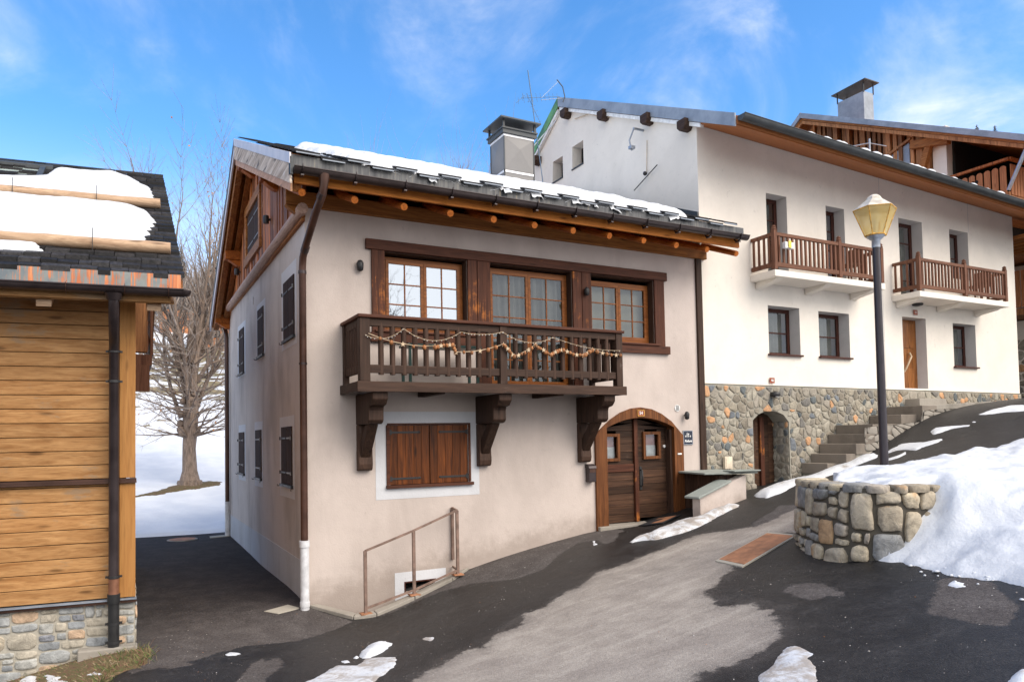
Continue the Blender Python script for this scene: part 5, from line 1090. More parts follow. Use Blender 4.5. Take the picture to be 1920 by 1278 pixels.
# ================================================================== CREAM HOUSE NEXT DOOR
WX0, WX1 = 8.2, 20.2
W = thing('cream_house', 'tall cream rendered house with two balconies and a stone clad base', 'house', (8.2, 0, 1.4))
TW = lambda y: 8.82+.478*(y+1.15) if y <= 5.3 else 11.9-.62*(y-5.3)
openings = [('g1', 10.15, 11.16, 4.29, 5.38), ('g2', 11.80, 12.88, 4.29, 5.36), ('g3', 17.08, 18.12, 4.22, 5.39), ('d', 14.92, 15.90, 3.33, 5.43),
            ('u1', 10.20, 10.86, 6.02, 7.92), ('u2', 12.18, 12.84, 6.02, 7.90), ('u3', 14.92, 15.90, 5.95, 7.96), ('u4', 17.09, 17.95, 6.6, 7.93)]
hs_ = [rect(a, b, c, d) for _, a, b, c, d in openings if _ != 'd']
doorrect = rect(14.92, 15.90, 3.60, 5.43)
zb = lambda x: 3.60
f2 = XZ(.02)
MB().panel([(8.2, 3.60), (20.2, 3.54), (20.2, 8.85), (8.2, 9.28)], hs_+[rect(14.92, 15.90, 3.605, 5.43)], f2).build('front_wall', 'white', W)
for h in hs_+[doorrect]: MB().reveal(h, f2, Vector((0, .32, 0))).build('window_reveal', 'reveal', W)
MB().panel([(0.02, 1.0), (10.6, 1.0), (10.6, TW(10.6)-.25), (5.3, TW(5.3)-.25), (0.02, TW(.02)-.25)], [[(5.29, 9.71), (5.85, 9.71), (5.80, 10.30), (5.29, 10.30)], [(4.27, 9.75), (4.82, 9.75), (4.80, 10.36), (4.27, 10.36)]], YZ(8.2), .34, (1, 0, 0)).build('gable_wall', 'white', W)
MB().add([(20.2, .02, 2), (20.2, 10.6, 2), (20.2, 10.6, 8), (20.2, 5.3, 11), (20.2, .02, 9)], [(0, 1, 2, 3, 4)]).build('end_wall', 'white', W)
for (y0, y1, z0, z1) in ((5.29, 5.85, 9.71, 10.3), (4.27, 4.82, 9.75, 10.36)):
    MB().box(8.50, 8.54, y0, y1, z0, z1).build('gable_window', 'frame_red', W); B(8.485, 8.499, y0+.05, y1-.05, z0+.05, z1-.05).build('pane', 'dark', W)
    B(8.175, 8.33, y0-.0, y1+.01, z0-.03, z0+.004).build('sill', 'iron', W)
def wwin(x0, x1, z0, z1, two=True):
    y = .31; mb = MB(); f = .085
    mb.box(x0, x1, y, y+.05, z1-f, z1).box(x0, x1, y, y+.05, z0, z0+f).box(x0, x0+f, y, y+.05, z0+f, z1-f).box(x1-f, x1, y, y+.05, z0+f, z1-f)
    mb.box(x0+f, x1-f, y+.01, y+.04, z0+(z1-z0)*.49-.016, z0+(z1-z0)*.49+.016)
    if z1-z0 > 1.5:
        for k in (.25, .74): mb.box(x0+f, x1-f, y+.01, y+.04, z0+(z1-z0)*k-.014, z0+(z1-z0)*k+.014)
    w = mb.build('window', 'frame_red', W, bevel=.004)
    MB().add([(x0+f, y+.03, z0+f), (x1-f, y+.03, z0+f), (x1-f, y+.03, z1-f), (x0+f, y+.03, z1-f)], [(0, 1, 2, 3)]).build('pane', 'glass', w)
    xa, xb = x0+f, x0+f+(x1-x0-2*f)*.93; n = 24; vs = []
    for i in range(n+1): vs += [(xa+.12+(xb-xa-.12)*i/n, y+.12+.015*math.sin(i*1.3), z0+f), (xa+.12+(xb-xa-.12)*i/n, y+.12+.015*math.sin(i*1.3), z1-f)]
    MB().add(vs, [(2*i, 2*i+2, 2*i+3, 2*i+1) for i in range(n)], True).build('curtain', 'curtain', w)
    MB().box(x0-.1, x1+.1, y+.4, y+.42, z0-.1, z1+.1).build('room_lining', 'dark', w)
for k, a, b, c, d in openings:
    if k == 'd': continue
    wwin(a, b, c, d)
    if k[0] == 'g': B(a-.04, b+.02, -.055, .30, c-.035, c+.006).build('sill', 'frame_red', W, bevel=.006)
mb = MB()
for i in range(7): mb.box(14.93+i*.139, 14.93+i*.139+.136, .30, .34, 3.34, 5.42)
DF = mb.build('front_door', 'fardoor', W, bevel=.003)
for zz in (3.5, 4.68): B(15.05, 15.78, .285, .30, zz, zz+.65).build('door_panel', 'fardoor', DF, bevel=.01)
MB().tube([(15.30, .27, 4.05), (15.33, .22, 4.15), (15.52, .20, 4.45), (15.56, .27, 4.55)], .025, 8).build('door_handle', 'cord', DF)

# stone cladding of the base
cell_hole = [(9.55, .9), (10.66, .9), (10.66, 2.78)]+[(x, 3.03-.42*(x-10.1)**2*1.35) for x in (10.5, 10.3, 10.1, 9.9, 9.72)]+[(9.55, 2.82)]
MB().panel([(8.15, .6), (20.2, .6), (20.2, 3.535), (8.15, 3.60)], [cell_hole], XZ(-.012), .5, (0, 1, 0)).build('base_mortar', 'mortar', W)
MB().add([(8.15, .02, 3.60), (20.2, .02, 3.535), (20.2, -.03, 3.535), (8.15, -.03, 3.60)], [(0, 1, 2, 3)]).build('base_ledge', 'reveal', W)
inh = lambda u, v: 9.53 < u < 10.68 and v < (3.06-.57*(u-10.1)**2)
keep = lambda u, v: not inh(u, v) and not (14.9 < u < 15.92 and v > 3.33) and v > (float(gz(u, 0))-.25 if u < 13 else 2.75)
ex = [lambda u, v: (2*9.53-u, v) if v < 2.9 and abs(u-9.53) < .4 and u < 9.53 else None, lambda u, v: (2*10.68-u, v) if v < 2.9 and 0 < u-10.68 < .4 else None, lambda u, v: (u, 2*3.04-v) if 9.5 < u < 10.7 and 3.04 < v < 3.4 else None]
mb = MB(); stones(mb, rect(8.17, 20.18, .95, 3.57), lambda u, v, h: (u, -.014-h, v-.0048*(u-8.2) if v > 3 else v), .135, 1.0, .018, .016, 21, keep=keep, extra=ex, drop=.24, jit=.48, its=2, cc=.2)
mb.build('base_stones', 'st_base', W)
mb = MB(); stones(mb, rect(.0, .46, 1.2, 2.80), lambda u, v, h: (10.655-h, u, v), .17, 1.0, .03, .018, 22); mb.build('doorway_stones', 'st_base', W)
mb = MB()
for i in range(6): mb.box(9.50+i*.2, 9.50+i*.2+.195, .44, .48, .9, 3.05)
cd_ = mb.build('cellar_door', 'doorplank', W); MB().box(10.18, 10.30, .38, .5, 1.2, 2.9).build('door_jamb', 'timber_z', cd_, bevel=.006)
B(9.40, 10.8, .485, .5, .8, 3.1).build('cellar_backing', 'dark', W)
sg = MB()
for i in range(3): sg.box(9.62+i*.18, 9.63+i*.18, .425, .432, 1.4, 2.3)
for i in range(4): sg.box(9.6, 10.05, .420, .430, 1.5+i*.22, 1.515+i*.22)
sg.build('door_grille', 'iron', cd_)
MB().lathe([(.02, -.06), (.10, -.04), (.11, 0), (.10, .05), (.02, .07)], (10.17, -.09, 3.38), 14).build('bulkhead_lamp', 'iron', W)
MB().ball((10.17, -.15, 3.37), .07, 12, 8, (1.1, .6, .8)).build('lamp_lens', 'whitepaint', W)
MB().lathe([(.02, -.05), (.12, -.03), (.14, 0), (.12, .05), (.02, .06)], (15.45, -.06, 5.76), 14).build('bulkhead_lamp', 'iron', W)
for xx in (14.18, 17.98): B(xx, xx+.015, .015, .025, 7.96 if xx > 15 else 3.6, 9.0).build('wall_joint', 'reveal', W)

# roof; its eaves sag slightly towards the right
SAG = lambda x: -.036*(x-8.2)
mb = MB(); s_ = SAG(23)
mb.hexa([(8.12, -1.2, TW(-1.2)-.18), (23, -1.2, TW(-1.2)-.18+s_), (23, 5.3, TW(5.3)-.20+s_), (8.12, 5.3, TW(5.3)-.20), (8.12, -1.2, TW(-1.2)-.02), (23, -1.2, TW(-1.2)-.02+s_), (23, 5.3, TW(5.3)+s_), (8.12, 5.3, TW(5.3))])
mb.hexa([(8.12, 5.3, TW(5.3)-.20), (23, 5.3, TW(5.3)-.20+s_), (23, 10.9, TW(10.9)-.20+s_), (8.12, 10.9, TW(10.9)-.20), (8.12, 5.3, TW(5.3)), (23, 5.3, TW(5.3)+s_), (23, 10.9, TW(10.9)+s_), (8.12, 10.9, TW(10.9))])
WR = mb.build('roof', 'soffit', W)
mb = MB()
for i in range(42):
    x0 = 8.5+i*.35
    for j in range(3): y0 = -1.26+j*.34; g_ = SAG(x0); mb.hexa([(x0, y0, TW(y0)+.015+g_), (x0+.30, y0, TW(y0)+.015+g_), (x0+.30, y0+.36, TW(y0+.36)+g_), (x0, y0+.36, TW(y0+.36)+g_), (x0, y0, TW(y0)+.055+g_), (x0+.30, y0, TW(y0)+.055+g_), (x0+.30, y0+.36, TW(y0+.36)+.02+g_), (x0, y0+.36, TW(y0+.36)+.02+g_)])
mb.build('roof_tiles', 'zinc', WR)
def wverge(ya, yb, up, lo, x0, x1, name, mt): MB().hexa([(x0, ya, TW(ya)-lo), (x1, ya, TW(ya)-lo), (x1, yb, TW(yb)-lo), (x0, yb, TW(yb)-lo), (x0, ya, TW(ya)+up), (x1, ya, TW(ya)+up), (x1, yb, TW(yb)+up), (x0, yb, TW(yb)+up)]).build(name, mt, WR, bevel=.003)
wverge(-1.18, 5.3, .03, .24, 8.08, 8.115, 'verge_fascia', 'zinc')
wverge(-.2, 5.25, -.25, .34, 8.10, 8.2, 'verge_trim', 'whitepaint')
wverge(5.31, 8.4, .03, .24, 8.08, 8.115, 'rear_verge_fascia', 'green')
wverge(5.35, 8.4, -.25, .34, 8.10, 8.19, 'verge_trim', 'whitepaint')
MB().hexa([(8.116, -1.17, 8.60), (23, -1.17, 8.60+s_), (23, .0, 9.08+s_), (8.116, .0, 9.08), (8.116, -1.17, 8.63), (23, -1.17, 8.63+s_), (23, .0, 9.14+s_), (8.116, .0, 9.14)]).build('eaves_soffit', 'soffit', WR)
GW = gutter('gutter', (8.13, -1.29, 8.765), (23, -1.29, 8.765+SAG(23)), .11, 'zinc_dark', W)
for y, z in ((6.55, 10.60), (4.92, 11.33), (3.20, 10.58), (1.50, 9.80), (.26, 9.17)):
    MB().prism([(y-.13, z+.09), (y+.13, z+.09), (y+.13, z-.07), (y+.05, z-.15), (y-.08, z-.15), (y-.13, z-.06)], 'x', 7.98, 8.25).build('purlin_end', 'dark_y', W, bevel=.01)
# underside joists past the end wall
for i in range(6): B(20.3+i*.4, 20.4+i*.4, -1.0, 4, 8.02, 8.12).build('joist', 'purlin_y', WR)
cb = MB().tube([(8.17, 4.6, 11.05), (8.15, 3.9, 10.9), (8.15, 3.3, 10.55), (8.16, 2.3, 10.25), (8.16, 1.6, 9.9), (8.16, .9, 9.62), (8.17, .35, 9.32)], .012, 5).tube([(8.17, 1.62, 9.35), (8.17, 1.66, 8.6)], .008, 4); cb.build('cable', 'cord', W)
mb = MB().box(7.9, 8.2, 1.75, 1.79, 9.62, 9.66).tube([(7.92, 1.77, 9.64), (7.88, 1.9, 9.4), (7.9, 1.85, 9.15)], .02, 6).box(7.84, 7.96, 1.79, 1.9, 9.18, 9.25); mb.build('cable_bracket', 'galv', W)
MB().ball((8.12, 1.66, 8.58), .05, 8, 6).tube([(8.1, 2.05, 8.3), (8.1, 1.2, 8.62)], .012, 5).build('wall_fixture', 'iron', W)
# small snow lumps along the eaves
mb = MB(); rs = random.Random(8)
for i in range(26):
    x = 9.1+rs.random()**.8*11; y = -1.12; mb.ball((x, y, TW(y)+.07+SAG(x)), rs.uniform(.05, .13), 8, 5, (1.5, .9, .55))
tag(mb.build('eaves_snow', 'snow'), 'small remnants of snow along the eaves of the cream house', 'snow', kind='stuff')

def wbalcony(x0, x1, yf, zs, zt, posts, seedv):
    SB = MB().hexa([(x0, yf, zs-.14), (x1, yf, zs-.14), (x1, .015, zs-.14), (x0, .015, zs-.14), (x0, yf, zs), (x1, yf, zs), (x1, .015, zs), (x0, .015, zs)])
    for k in range(3):
        xx = x0+.15+(x1-x0-.5)*k/2; SB.prism([(.012, zs-.141), (yf+.08, zs-.141), (yf+.22, zs-.20), (-.1, zs-.26), (.012, zs-.30)], 'x', xx, xx+.20)
    S_ = SB.build('balcony', 'white', W, bevel=.01)
    for xx in posts:
        MB().box(xx-.045, xx+.045, yf+.01, yf+.10, zs+.02, zt).lathe([(.05, 0), (.06, .025), (.04, .05), (.055, .075), (.02, .11)], (xx, yf+.055, zt), 8).build('balcony_post', 'lowrail', S_, bevel=.004)
    a, b = posts[0], posts[-1]
    MB().box(a+.046, b-.046, yf+.02, yf+.085, zt-.115, zt-.04).build('top_rail', 'lowrail_x', S_, bevel=.005); MB().box(a+.046, b-.046, yf+.025, yf+.085, zs+.08, zs+.17).build('bottom_rail', 'lowrail_x', S_, bevel=.005)
    for xx in (a, b):
        MB().box(xx-.03, xx+.03, yf+.101, .0, zt-.115, zt-.04).build('top_rail', 'lowrail', S_); MB().box(xx-.03, xx+.03, yf+.101, .0, zs+.08, zs+.17).build('bottom_rail', 'lowrail', S_)
        n = 4
        for i in range(n): y = yf+.10+(-yf-.1)*(i+.6)/n; B(xx-.018, xx+.018, y-.022, y+.022, zs+.171, zt-.116).build('baluster', 'lowrail', S_)
    for p, q in zip(posts, posts[1:]):
        n = round((q-p)/.135)
        for i in range(1, n): xx = p+(q-p)*i/n; B(xx-.024, xx+.024, yf+.035, yf+.07, zs+.171, zt-.116).build('baluster', 'lowrail', S_)
    return S_
wbalcony(9.63, 13.28, -.68, 5.99, 6.84, (9.69, 11.75, 13.22), 1)
wbalcony(14.53, 18.42, -.72, 5.92, 6.78, (14.60, 16.5, 18.35), 2)
fb = thing('flower_box', 'small white and yellow planter box hung on the corner of the left cream balcony', 'planter', (9.95, -.62, 6.5))
B(9.84, 10.1, -.79, -.70, 6.44, 6.58).build('box', 'whitepaint', fb, bevel=.01); B(9.92, 10.0, -.81, -.801, 6.45, 6.6).build('label_yellow', 'yellowp', fb) if 'yellowp' in MT else None
for x, lab in ((12.55, 'brown wooden folding chair at the right end of the left cream balcony'), (17.75, 'brown wooden chair at the right end of the right cream balcony')):
    zf = 5.99 if x < 14 else 5.92; c = thing('balcony_chair', lab, 'chair', (x, -.35, zf), 'chairs on the cream house balconies')
    B(x-.22, x+.22, -.5, -.1, zf+.42, zf+.45).build('seat', 'lowrail', c); B(x+.18, x+.22, -.5, -.1, zf+.45, zf+.85).build('backrest', 'lowrail', c)
    for (dx, dy) in ((-.2, -.48), (.17, -.48), (-.2, -.13), (.17, -.13)): B(x+dx, x+dx+.03, dy, dy+.03, zf, zf+.42).build('leg', 'lowrail', c)

# ---- stone steps and landing
st = thing('stone_steps', 'flight of worn stone steps climbing along the stone clad wall', 'steps', (11, -.5, 1.6))
heads = [(11.0, 1.85), (11.32, 2.05), (11.62, 2.27), (11.92, 2.48), (12.2, 2.69), (13.42, 2.91), (14.02, 3.12)]
for i, (x, z) in enumerate(heads):
    x1 = heads[i+1][0]+.05 if i < 6 else 14.6; w = (-.72, -.95, -.98, -1.0, -.98, -.85, -.98)[i]
    B(x, x1, w, -.03, z-.24 if i < 5 else 2.3, z).build('step', 'step', st, bevel=.012)
    B(x+.03, x1, w+.03, -.04, .9, z-.245).build('step_base', 'mortar', st) if i < 5 else None
ld = thing('landing', 'raised concrete landing strip running along the foot of the cream house', 'landing', (15, -.5, 3))
MB().hexa([(14.05, -.97, 2.0), (20.3, -1.02, 2.6), (20.3, -.03, 2.6), (14.05, -.03, 2.0), (14.05, -.97, 3.115), (20.3, -1.02, 3.36), (20.3, -.03, 3.36), (14.05, -.03, 3.115)]).build('slab', 'conc', ld, bevel=.01)
B(14.85, 15.95, -.40, .3, 3.1, 3.325).build('door_step', 'conc', ld, bevel=.01)
mb = MB(); stones(mb, rect(11.9, 19.8, 1.7, 3.25), lambda u, v, h: (u, -.99-h*.5, min(v, 2.62+.06*(u-12) if u < 14 else 3.0+.04*(u-14))), .13, 2.3, .012, .03, 33, keep=lambda u, v: v > float(gz(u, -1.1))-.1 and v < (2.64 if u < 13.4 else (2.86 if u < 14 else 3.06+.039*(u-14))))
mb.build('edging_stones', 'conc', ld)

# ================================================================== WOODEN CHALET ON THE LEFT
Lc = thing('wooden_chalet', 'honey coloured timber chalet with shingle roof, logs and stone plinth', 'chalet', (-2.37, -1.4, .07))
SH = math.tan(R(7))
def LP(u, v, z): return (-2.37-u, -1.4+v+u*SH, z)        # u leftwards along the front, v backwards
def lbox(mb, u0, u1, v0, v1, z0, z1, z0b=None, z1b=None):
    p = [LP(u0, v0, z0), LP(u1, v0, z0), LP(u1, v1, z0 if z0b is None else z0b), LP(u0, v1, z0 if z0b is None else z0b), LP(u0, v0, z1), LP(u1, v0, z1), LP(u1, v1, z1 if z1b is None else z1b), LP(u0, v1, z1 if z1b is None else z1b)]
    return mb.hexa([p[1], p[0], p[3], p[2], p[5], p[4], p[7], p[6]])
mb = MB(); z = .70; rb = random.Random(6)
while z < 4.35:
    h_ = .168; z1 = z+h_
    if z < 2.10 < z1: z1 = 2.075
    u = .175
    while u < 6.5:
        u1 = min(u+rb.uniform(2.6, 4.5), 6.5); lbox(mb, u, u1-.003, .0, .03, z+.004, z1-.004); u = u1
    z = z1 if z1 != 2.075 else 2.135
mb.build('cladding', 'cladding', Lc, bevel=.004)
lbox(MB(), .1, 6.5, .031, .05, .0, 4.5).build('wall_core', 'dark', Lc)
lbox(MB(), .0, .172, -.022, .03, .70, 2.072).build('corner_board', 'cornerboard', Lc, bevel=.004)
lbox(MB(), .0, .172, -.022, .03, 2.137, 4.35).build('corner_board', 'cornerboard', Lc, bevel=.004)
mb = MB(); lbox(mb, -.012, 6.5, -.055, .03, 2.075, 2.10); lbox(mb, -.01, 6.5, -.045, .02, 2.102, 2.13); mb.build('belt_trim', 'pipe', Lc)
mb = MB(); lbox(mb, -.012, 6.5, -.05, .03, .640, .672); mb.build('base_trim', 'pipe', Lc); mb = MB(); lbox(mb, -.012, 6.5, -.065, .03, .673, .688); mb.build('base_flashing', 'zinc', Lc)
lbox(MB(), .005, 6.5, .012, 6.5, -1, .638).build('plinth', 'mortar_light', Lc)
mb = MB(); blocks(mb, .0, 4.0, -.65, .635, lambda u, v, h: LP(u, .012-h, v), .07, .24, 1.9, .016, .018, 9, warp=.018); mb.build('plinth_stones', 'st_plinth', Lc)
mb = MB(); stones(mb, rect(.0, 5.0, -.3, .63), lambda u, v, h: (-2.372+h, -1.38+u, v), .125, 1.9, .014, .02, 34); mb.build('plinth_stones', 'st_plinth', Lc)
lbox(MB(), .0, .02, .031, 6.5, .66, 4.6).build('side_wall', 'cornerboard', Lc)
# block under the downpipe
lbox(MB(), -.02, .60, -.20, -.022, -.2, .15).build('pipe_block', 'conc', Lc, bevel=.015)
# roof
LR0 = (-.55, 4.47)                                   # eave line in v,z ; slope
LS = .56; LT = lambda v: 4.50+LS*(v+.55)
u0, u1 = -.49, 6.8
mb = MB(); lbox(mb, u0, u1, -.55, 4.85, LT(-.55)-.16, LT(-.55)-.03, LT(4.85)-.16, LT(4.85)-.03); lbox(mb, u0, u1, 4.85, 9.5, LT(4.85)-.16, LT(4.85)-.03, LT(4.85)-.16-2.6, LT(4.85)-.03-2.6); LRF = mb.build('roof', 'purlin_x', Lc)
mb = MB(); rq = random.Random(13); v = -.60; n_ = 0
while v < 4.8:
    u = u0-.02
    while u < u1:
        w = rq.uniform(.13, .30); dz = rq.uniform(-.012, .018); dv = rq.uniform(-.03, .02) if v > -.5 else rq.uniform(-.006, .006); a_, b_ = u+.003, u+w-.003
        z0_, z1_ = LT(v+dv)+.075+dz, LT(v+.36)+.012
        p = [LP(a_, v+dv, z0_-.055), LP(b_, v+dv, z0_-.055), LP(b_, v+.36, z1_-.016), LP(a_, v+.36, z1_-.016), LP(a_, v+dv, z0_), LP(b_, v+dv, z0_+rq.uniform(-.004, .004)), LP(b_, v+.36, z1_), LP(a_, v+.36, z1_)]
        mb.hexa([p[1], p[0], p[3], p[2], p[5], p[4], p[7], p[6]]); u += w
    v += .20
mb.build('shingles', 'shingle', LRF)
mb = MB(); lbox(mb, u0+.02, u1, -.60, -.585, 4.315, 4.535); mb.build('copper_apron', 'copper', LRF)
a_, b_ = LP(-.50, -.67, 4.335), LP(6.6, -.67, 4.335); LG = gutter('gutter', b_, a_, .078, 'pipe_dark', Lc)
MB().lathe([(.02, -.07), (.06, -.055), (.078, -.01), (.078, 0)], (a_[0], a_[1], a_[2]), 12).build('gutter_end', 'pipe_dark', LG)
for u in (-.33, .12, .70, 1.55, 2.4, 3.3):
    mb = MB(); c = LP(u, -.67, 4.335); pts = [LP(u, -.59, 4.40)]+[(c[0], c[1]+.088*math.cos(math.pi*j/8), c[2]-.088*math.sin(math.pi*j/8)) for j in range(9)]+[(c[0], c[1]-.092, c[2]+.02)]
    for p, q in zip(pts, pts[1:]): mb.beam(p, q, .022, .006, (1, 0, 0))
    mb.build('gutter_bracket', 'pipe', LG)
lbox(MB(), -.36, 6.6, -.585, -.54, 4.20, 4.31).build('eaves_fascia', 'cladding', LRF, bevel=.004)
mb = MB(); lbox(mb, -.40, 6.6, -.54, .04, 4.19, 4.21, 4.42, 4.44); mb.build('eaves_soffit', 'cladding', LRF)
for u in (-.26, .85, 1.72, 2.6, 3.5): mb = MB(); lbox(mb, u, u+.15, -.50, .0, 4.11, 4.19, 4.30, 4.40); mb.build('rafter', 'log_x', LRF, bevel=.004)
for (v, ud, r_, hk) in ((.20, -.40, .078, (.47, 2.2)), (2.38, -.37, .078, (.49, 1.55, 2.6))):
    zc = LT(v)+.115; pts = []; rad = []; rl = random.Random(int(v*10))
    for i in range(26): u = ud+i*.27; p = LP(u, v, zc); pts.append((p[0], p[1]+rl.uniform(-.006, .006), p[2]+rl.uniform(-.006, .006))); rad.append(r_*rl.uniform(.96, 1.04))
    lg = MB().tube(pts, rad, 16).build('snow_guard_log', 'log_x', LRF)
    for u in hk:
        c = LP(u, v, zc); mb = MB(); pp = [(c[0], c[1]+.20, LT(v)+.05+LS*.2), (c[0], c[1]-.085, LT(v-.1)+.045), (c[0], c[1]-.095, zc-.06), (c[0], c[1]-.098, zc+.13), (c[0], c[1]-.09, zc+.17)]
        for p, q in zip(pp, pp[1:]): mb.beam(p, q, .016, .008, (1, 0, 0))
        mb.build('log_hook', 'iron', lg)
# skylight at the ridge
sk = MB(); 
def SP(u, v, h): return LP(u, v, LT(v)+h)
def sbox(mb, u0_, u1_, v0_, v1_, h0, h1):
    p = [SP(u0_, v0_, h0), SP(u1_, v0_, h0), SP(u1_, v1_, h0), SP(u0_, v1_, h0), SP(u0_, v0_, h1), SP(u1_, v0_, h1), SP(u1_, v1_, h1), SP(u0_, v1_, h1)]; return mb.hexa([p[1], p[0], p[3], p[2], p[5], p[4], p[7], p[6]])
sbox(sk, 1.30, 1.38, 3.0, 4.3, 0, .10); sbox(sk, 2.8, 2.9, 3.0, 4.3, 0, .07); sbox(sk, 1.38, 2.8, 3.0, 3.1, 0, .07); sbox(sk, 1.20, 3.0, 4.28, 4.36, 0, .11); SK = sk.build('skylight', 'zinc_dark', LRF)
p = [SP(2.8, 3.1, .05), SP(1.38, 3.1, .05), SP(1.38, 4.28, .05), SP(2.8, 4.28, .05)]; MB().add(p, [(0, 1, 2, 3)]).build('skylight_pane', 'skyglass', SK)
# downpipe
px_, py_ = -2.60, -1.50
LD = MB().tube([(px_, LP(.23, -.67, 0)[1], 4.26), (px_, LP(.23, -.67, 0)[1], 4.18)], [.10, .062], 14).tube([(px_, LP(.23, -.67, 0)[1], 4.19), (px_, -2.03, 4.08), (px_, -1.66, 3.80), (px_, py_, 3.66), (px_, py_, .95)], .056, 14).build('downpipe', 'pipe_dark', Lc)
MB().tube([(px_, py_, .95), (px_, py_, .72)], .058, 14).build('copper_sleeve', 'pipe_cu', LD) if 'pipe_cu' in MT else MB().tube([(px_, py_, .95), (px_, py_, .72)], .058, 14).build('copper_sleeve', 'copper', LD)
MB().tube([(px_, py_, .76), (px_, py_, .13)], .060, 16).tube([(px_, py_, .77), (px_, py_, .66)], .069, 16).build('pipe_foot', 'pipe_black', LD)
for z in (3.66, 3.3, .97, .42, .20): MB().tube([(px_, py_, z-.014), (px_, py_, z+.014)], .067, 14).box(px_-.09, px_+.09, py_+.0, py_+.03, z-.012, z+.012).build('pipe_collar', 'iron', LD)
# side balcony seen past the corner
mb = MB().box(-2.35, -2.02, 4.0, 7.5, 4.05, 4.25).box(-2.35, -2.06, 4.0, 4.08, 3.55, 4.05).prism([(-2.35, 4.9), (-2.35, 4.3), (-2.10, 4.3), (-2.05, 4.55), (-2.12, 4.75), (-2.06, 4.9)], 'y', 4.1, 4.2); mb.box(-2.05, -2.0, 4.0, 7.5, 4.25, 5.2).build('side_balcony', 'lowrail', Lc)
MB().box(-2.35, -2.1, 4.0, 4.12, 4.3, 5.3).build('balcony_post', 'chaletboard', Lc)

# snow between the logs
Pu = lambda L: [LP(u, v, 0)[:2] for u, v in L]
lroof = lambda x, y: 4.50+LS*((y+1.4-(-2.37-x)*SH)+.55)+.085
snow_patch('thick snow lying between the two roof logs of the timber chalet', Pu([(-.02, .36), (-.12, .9), (-.20, 1.25), (-.24, 1.6), (-.20, 1.9), (-.05, 2.10), (.2, 2.24), (3, 2.24), (7, 2.24), (7, .33), (2, .34), (.4, .35)]), .13, .12, 'snow', step=.04, jit=.05, base=lroof, lump=.2, seed=5, name='roof_snow')
snow_patch('thick rounded snow above the upper roof log of the timber chalet', Pu([(-.22, 2.52), (-.30, 3.1), (-.22, 3.6), (.0, 4.1), (.3, 4.5), (.6, 4.35), (1.15, 4.3), (1.25, 3.7), (1.5, 3.5), (1.9, 3.35), (2.4, 3.2), (3.0, 3.1), (7, 3.1), (7, 2.50), (3, 2.52)]), .075, .12, 'snow', step=.045, jit=.05, base=lroof, lump=.2, seed=9, name='roof_snow')
snow_patch('thin snow remnant just below the lower roof log of the timber chalet', Pu([(1.0, .0), (1.05, .1), (3.5, .12), (7, .12), (7, -.08), (2.5, -.02)]), .05, .05, 'snow', step=.035, jit=.03, base=lroof, lump=.2, seed=1, name='roof_snow', lift=.02)

# ================================================================== STREET LAMP
SLx, SLy = 7.885, -4.22
sl = thing('street_lamp', 'tall dark street lamp with yellowed hexagonal lantern behind the snow bank', 'street lamp', (SLx, SLy, 1.5))
PL = MB().tube([(SLx, SLy, 1.4), (SLx, SLy, 5.42)], [.066, .055], 20).build('pole', 'postpaint', sl)
MB().lathe([(.062, 5.40), (.062, 5.52), (.085, 5.53), (.13, 5.575), (.14, 5.59), (.05, 5.60)], (SLx, SLy, 0), 20).build('collar', 'galv', sl)
def hexring(r, z, k=6, rot=.35): return [(SLx+r*math.cos(rot+2*math.pi*i/k), SLy+r*math.sin(rot+2*math.pi*i/k), z) for i in range(k)]
a, b = hexring(.155, 5.59), hexring(.315, 6.00)
MB().add(a+b, [(i, (i+1) % 6, (i+1) % 6+6, i+6) for i in range(6)]+[(5, 4, 3, 2, 1, 0)]).build('lantern_glass', 'lampglass', sl)
mb = MB()
for i in range(6): mb.tube([a[i], b[i]], .009, 5).tube([b[i], b[(i+1) % 6]], .010, 5).tube([a[i], a[(i+1) % 6]], .013, 5)
mb.build('lantern_frame', 'lamprim', sl)
c, d, e, g_ = hexring(.325, 6.005), hexring(.13, 6.15), hexring(.10, 6.20), hexring(.05, 6.235)
MB().add(c+d+e+g_+hexring(.32, 5.995), [(i, (i+1) % 6, (i+1) % 6+6, i+6) for i in range(6)]+[(i+6, (i+1) % 6+6, (i+1) % 6+12, i+12) for i in range(6)]+[(i+12, (i+1) % 6+12, (i+1) % 6+18, i+18) for i in range(6)]+[(18, 19, 20, 21, 22, 23), (29, 28, 27, 26, 25, 24)]+[(24+i, 24+(i+1) % 6, (i+1) % 6, i) for i in range(6)]).build('lantern_cap', 'lamptop', sl, bevel=.006)
MB().ball((SLx, SLy, 5.88), .09, 12, 8, (1, 1, 1.2)).lathe([(.035, 5.62), (.03, 5.78), (.05, 5.80)], (SLx, SLy, 0), 10).build('bulb', 'whitepaint', sl)

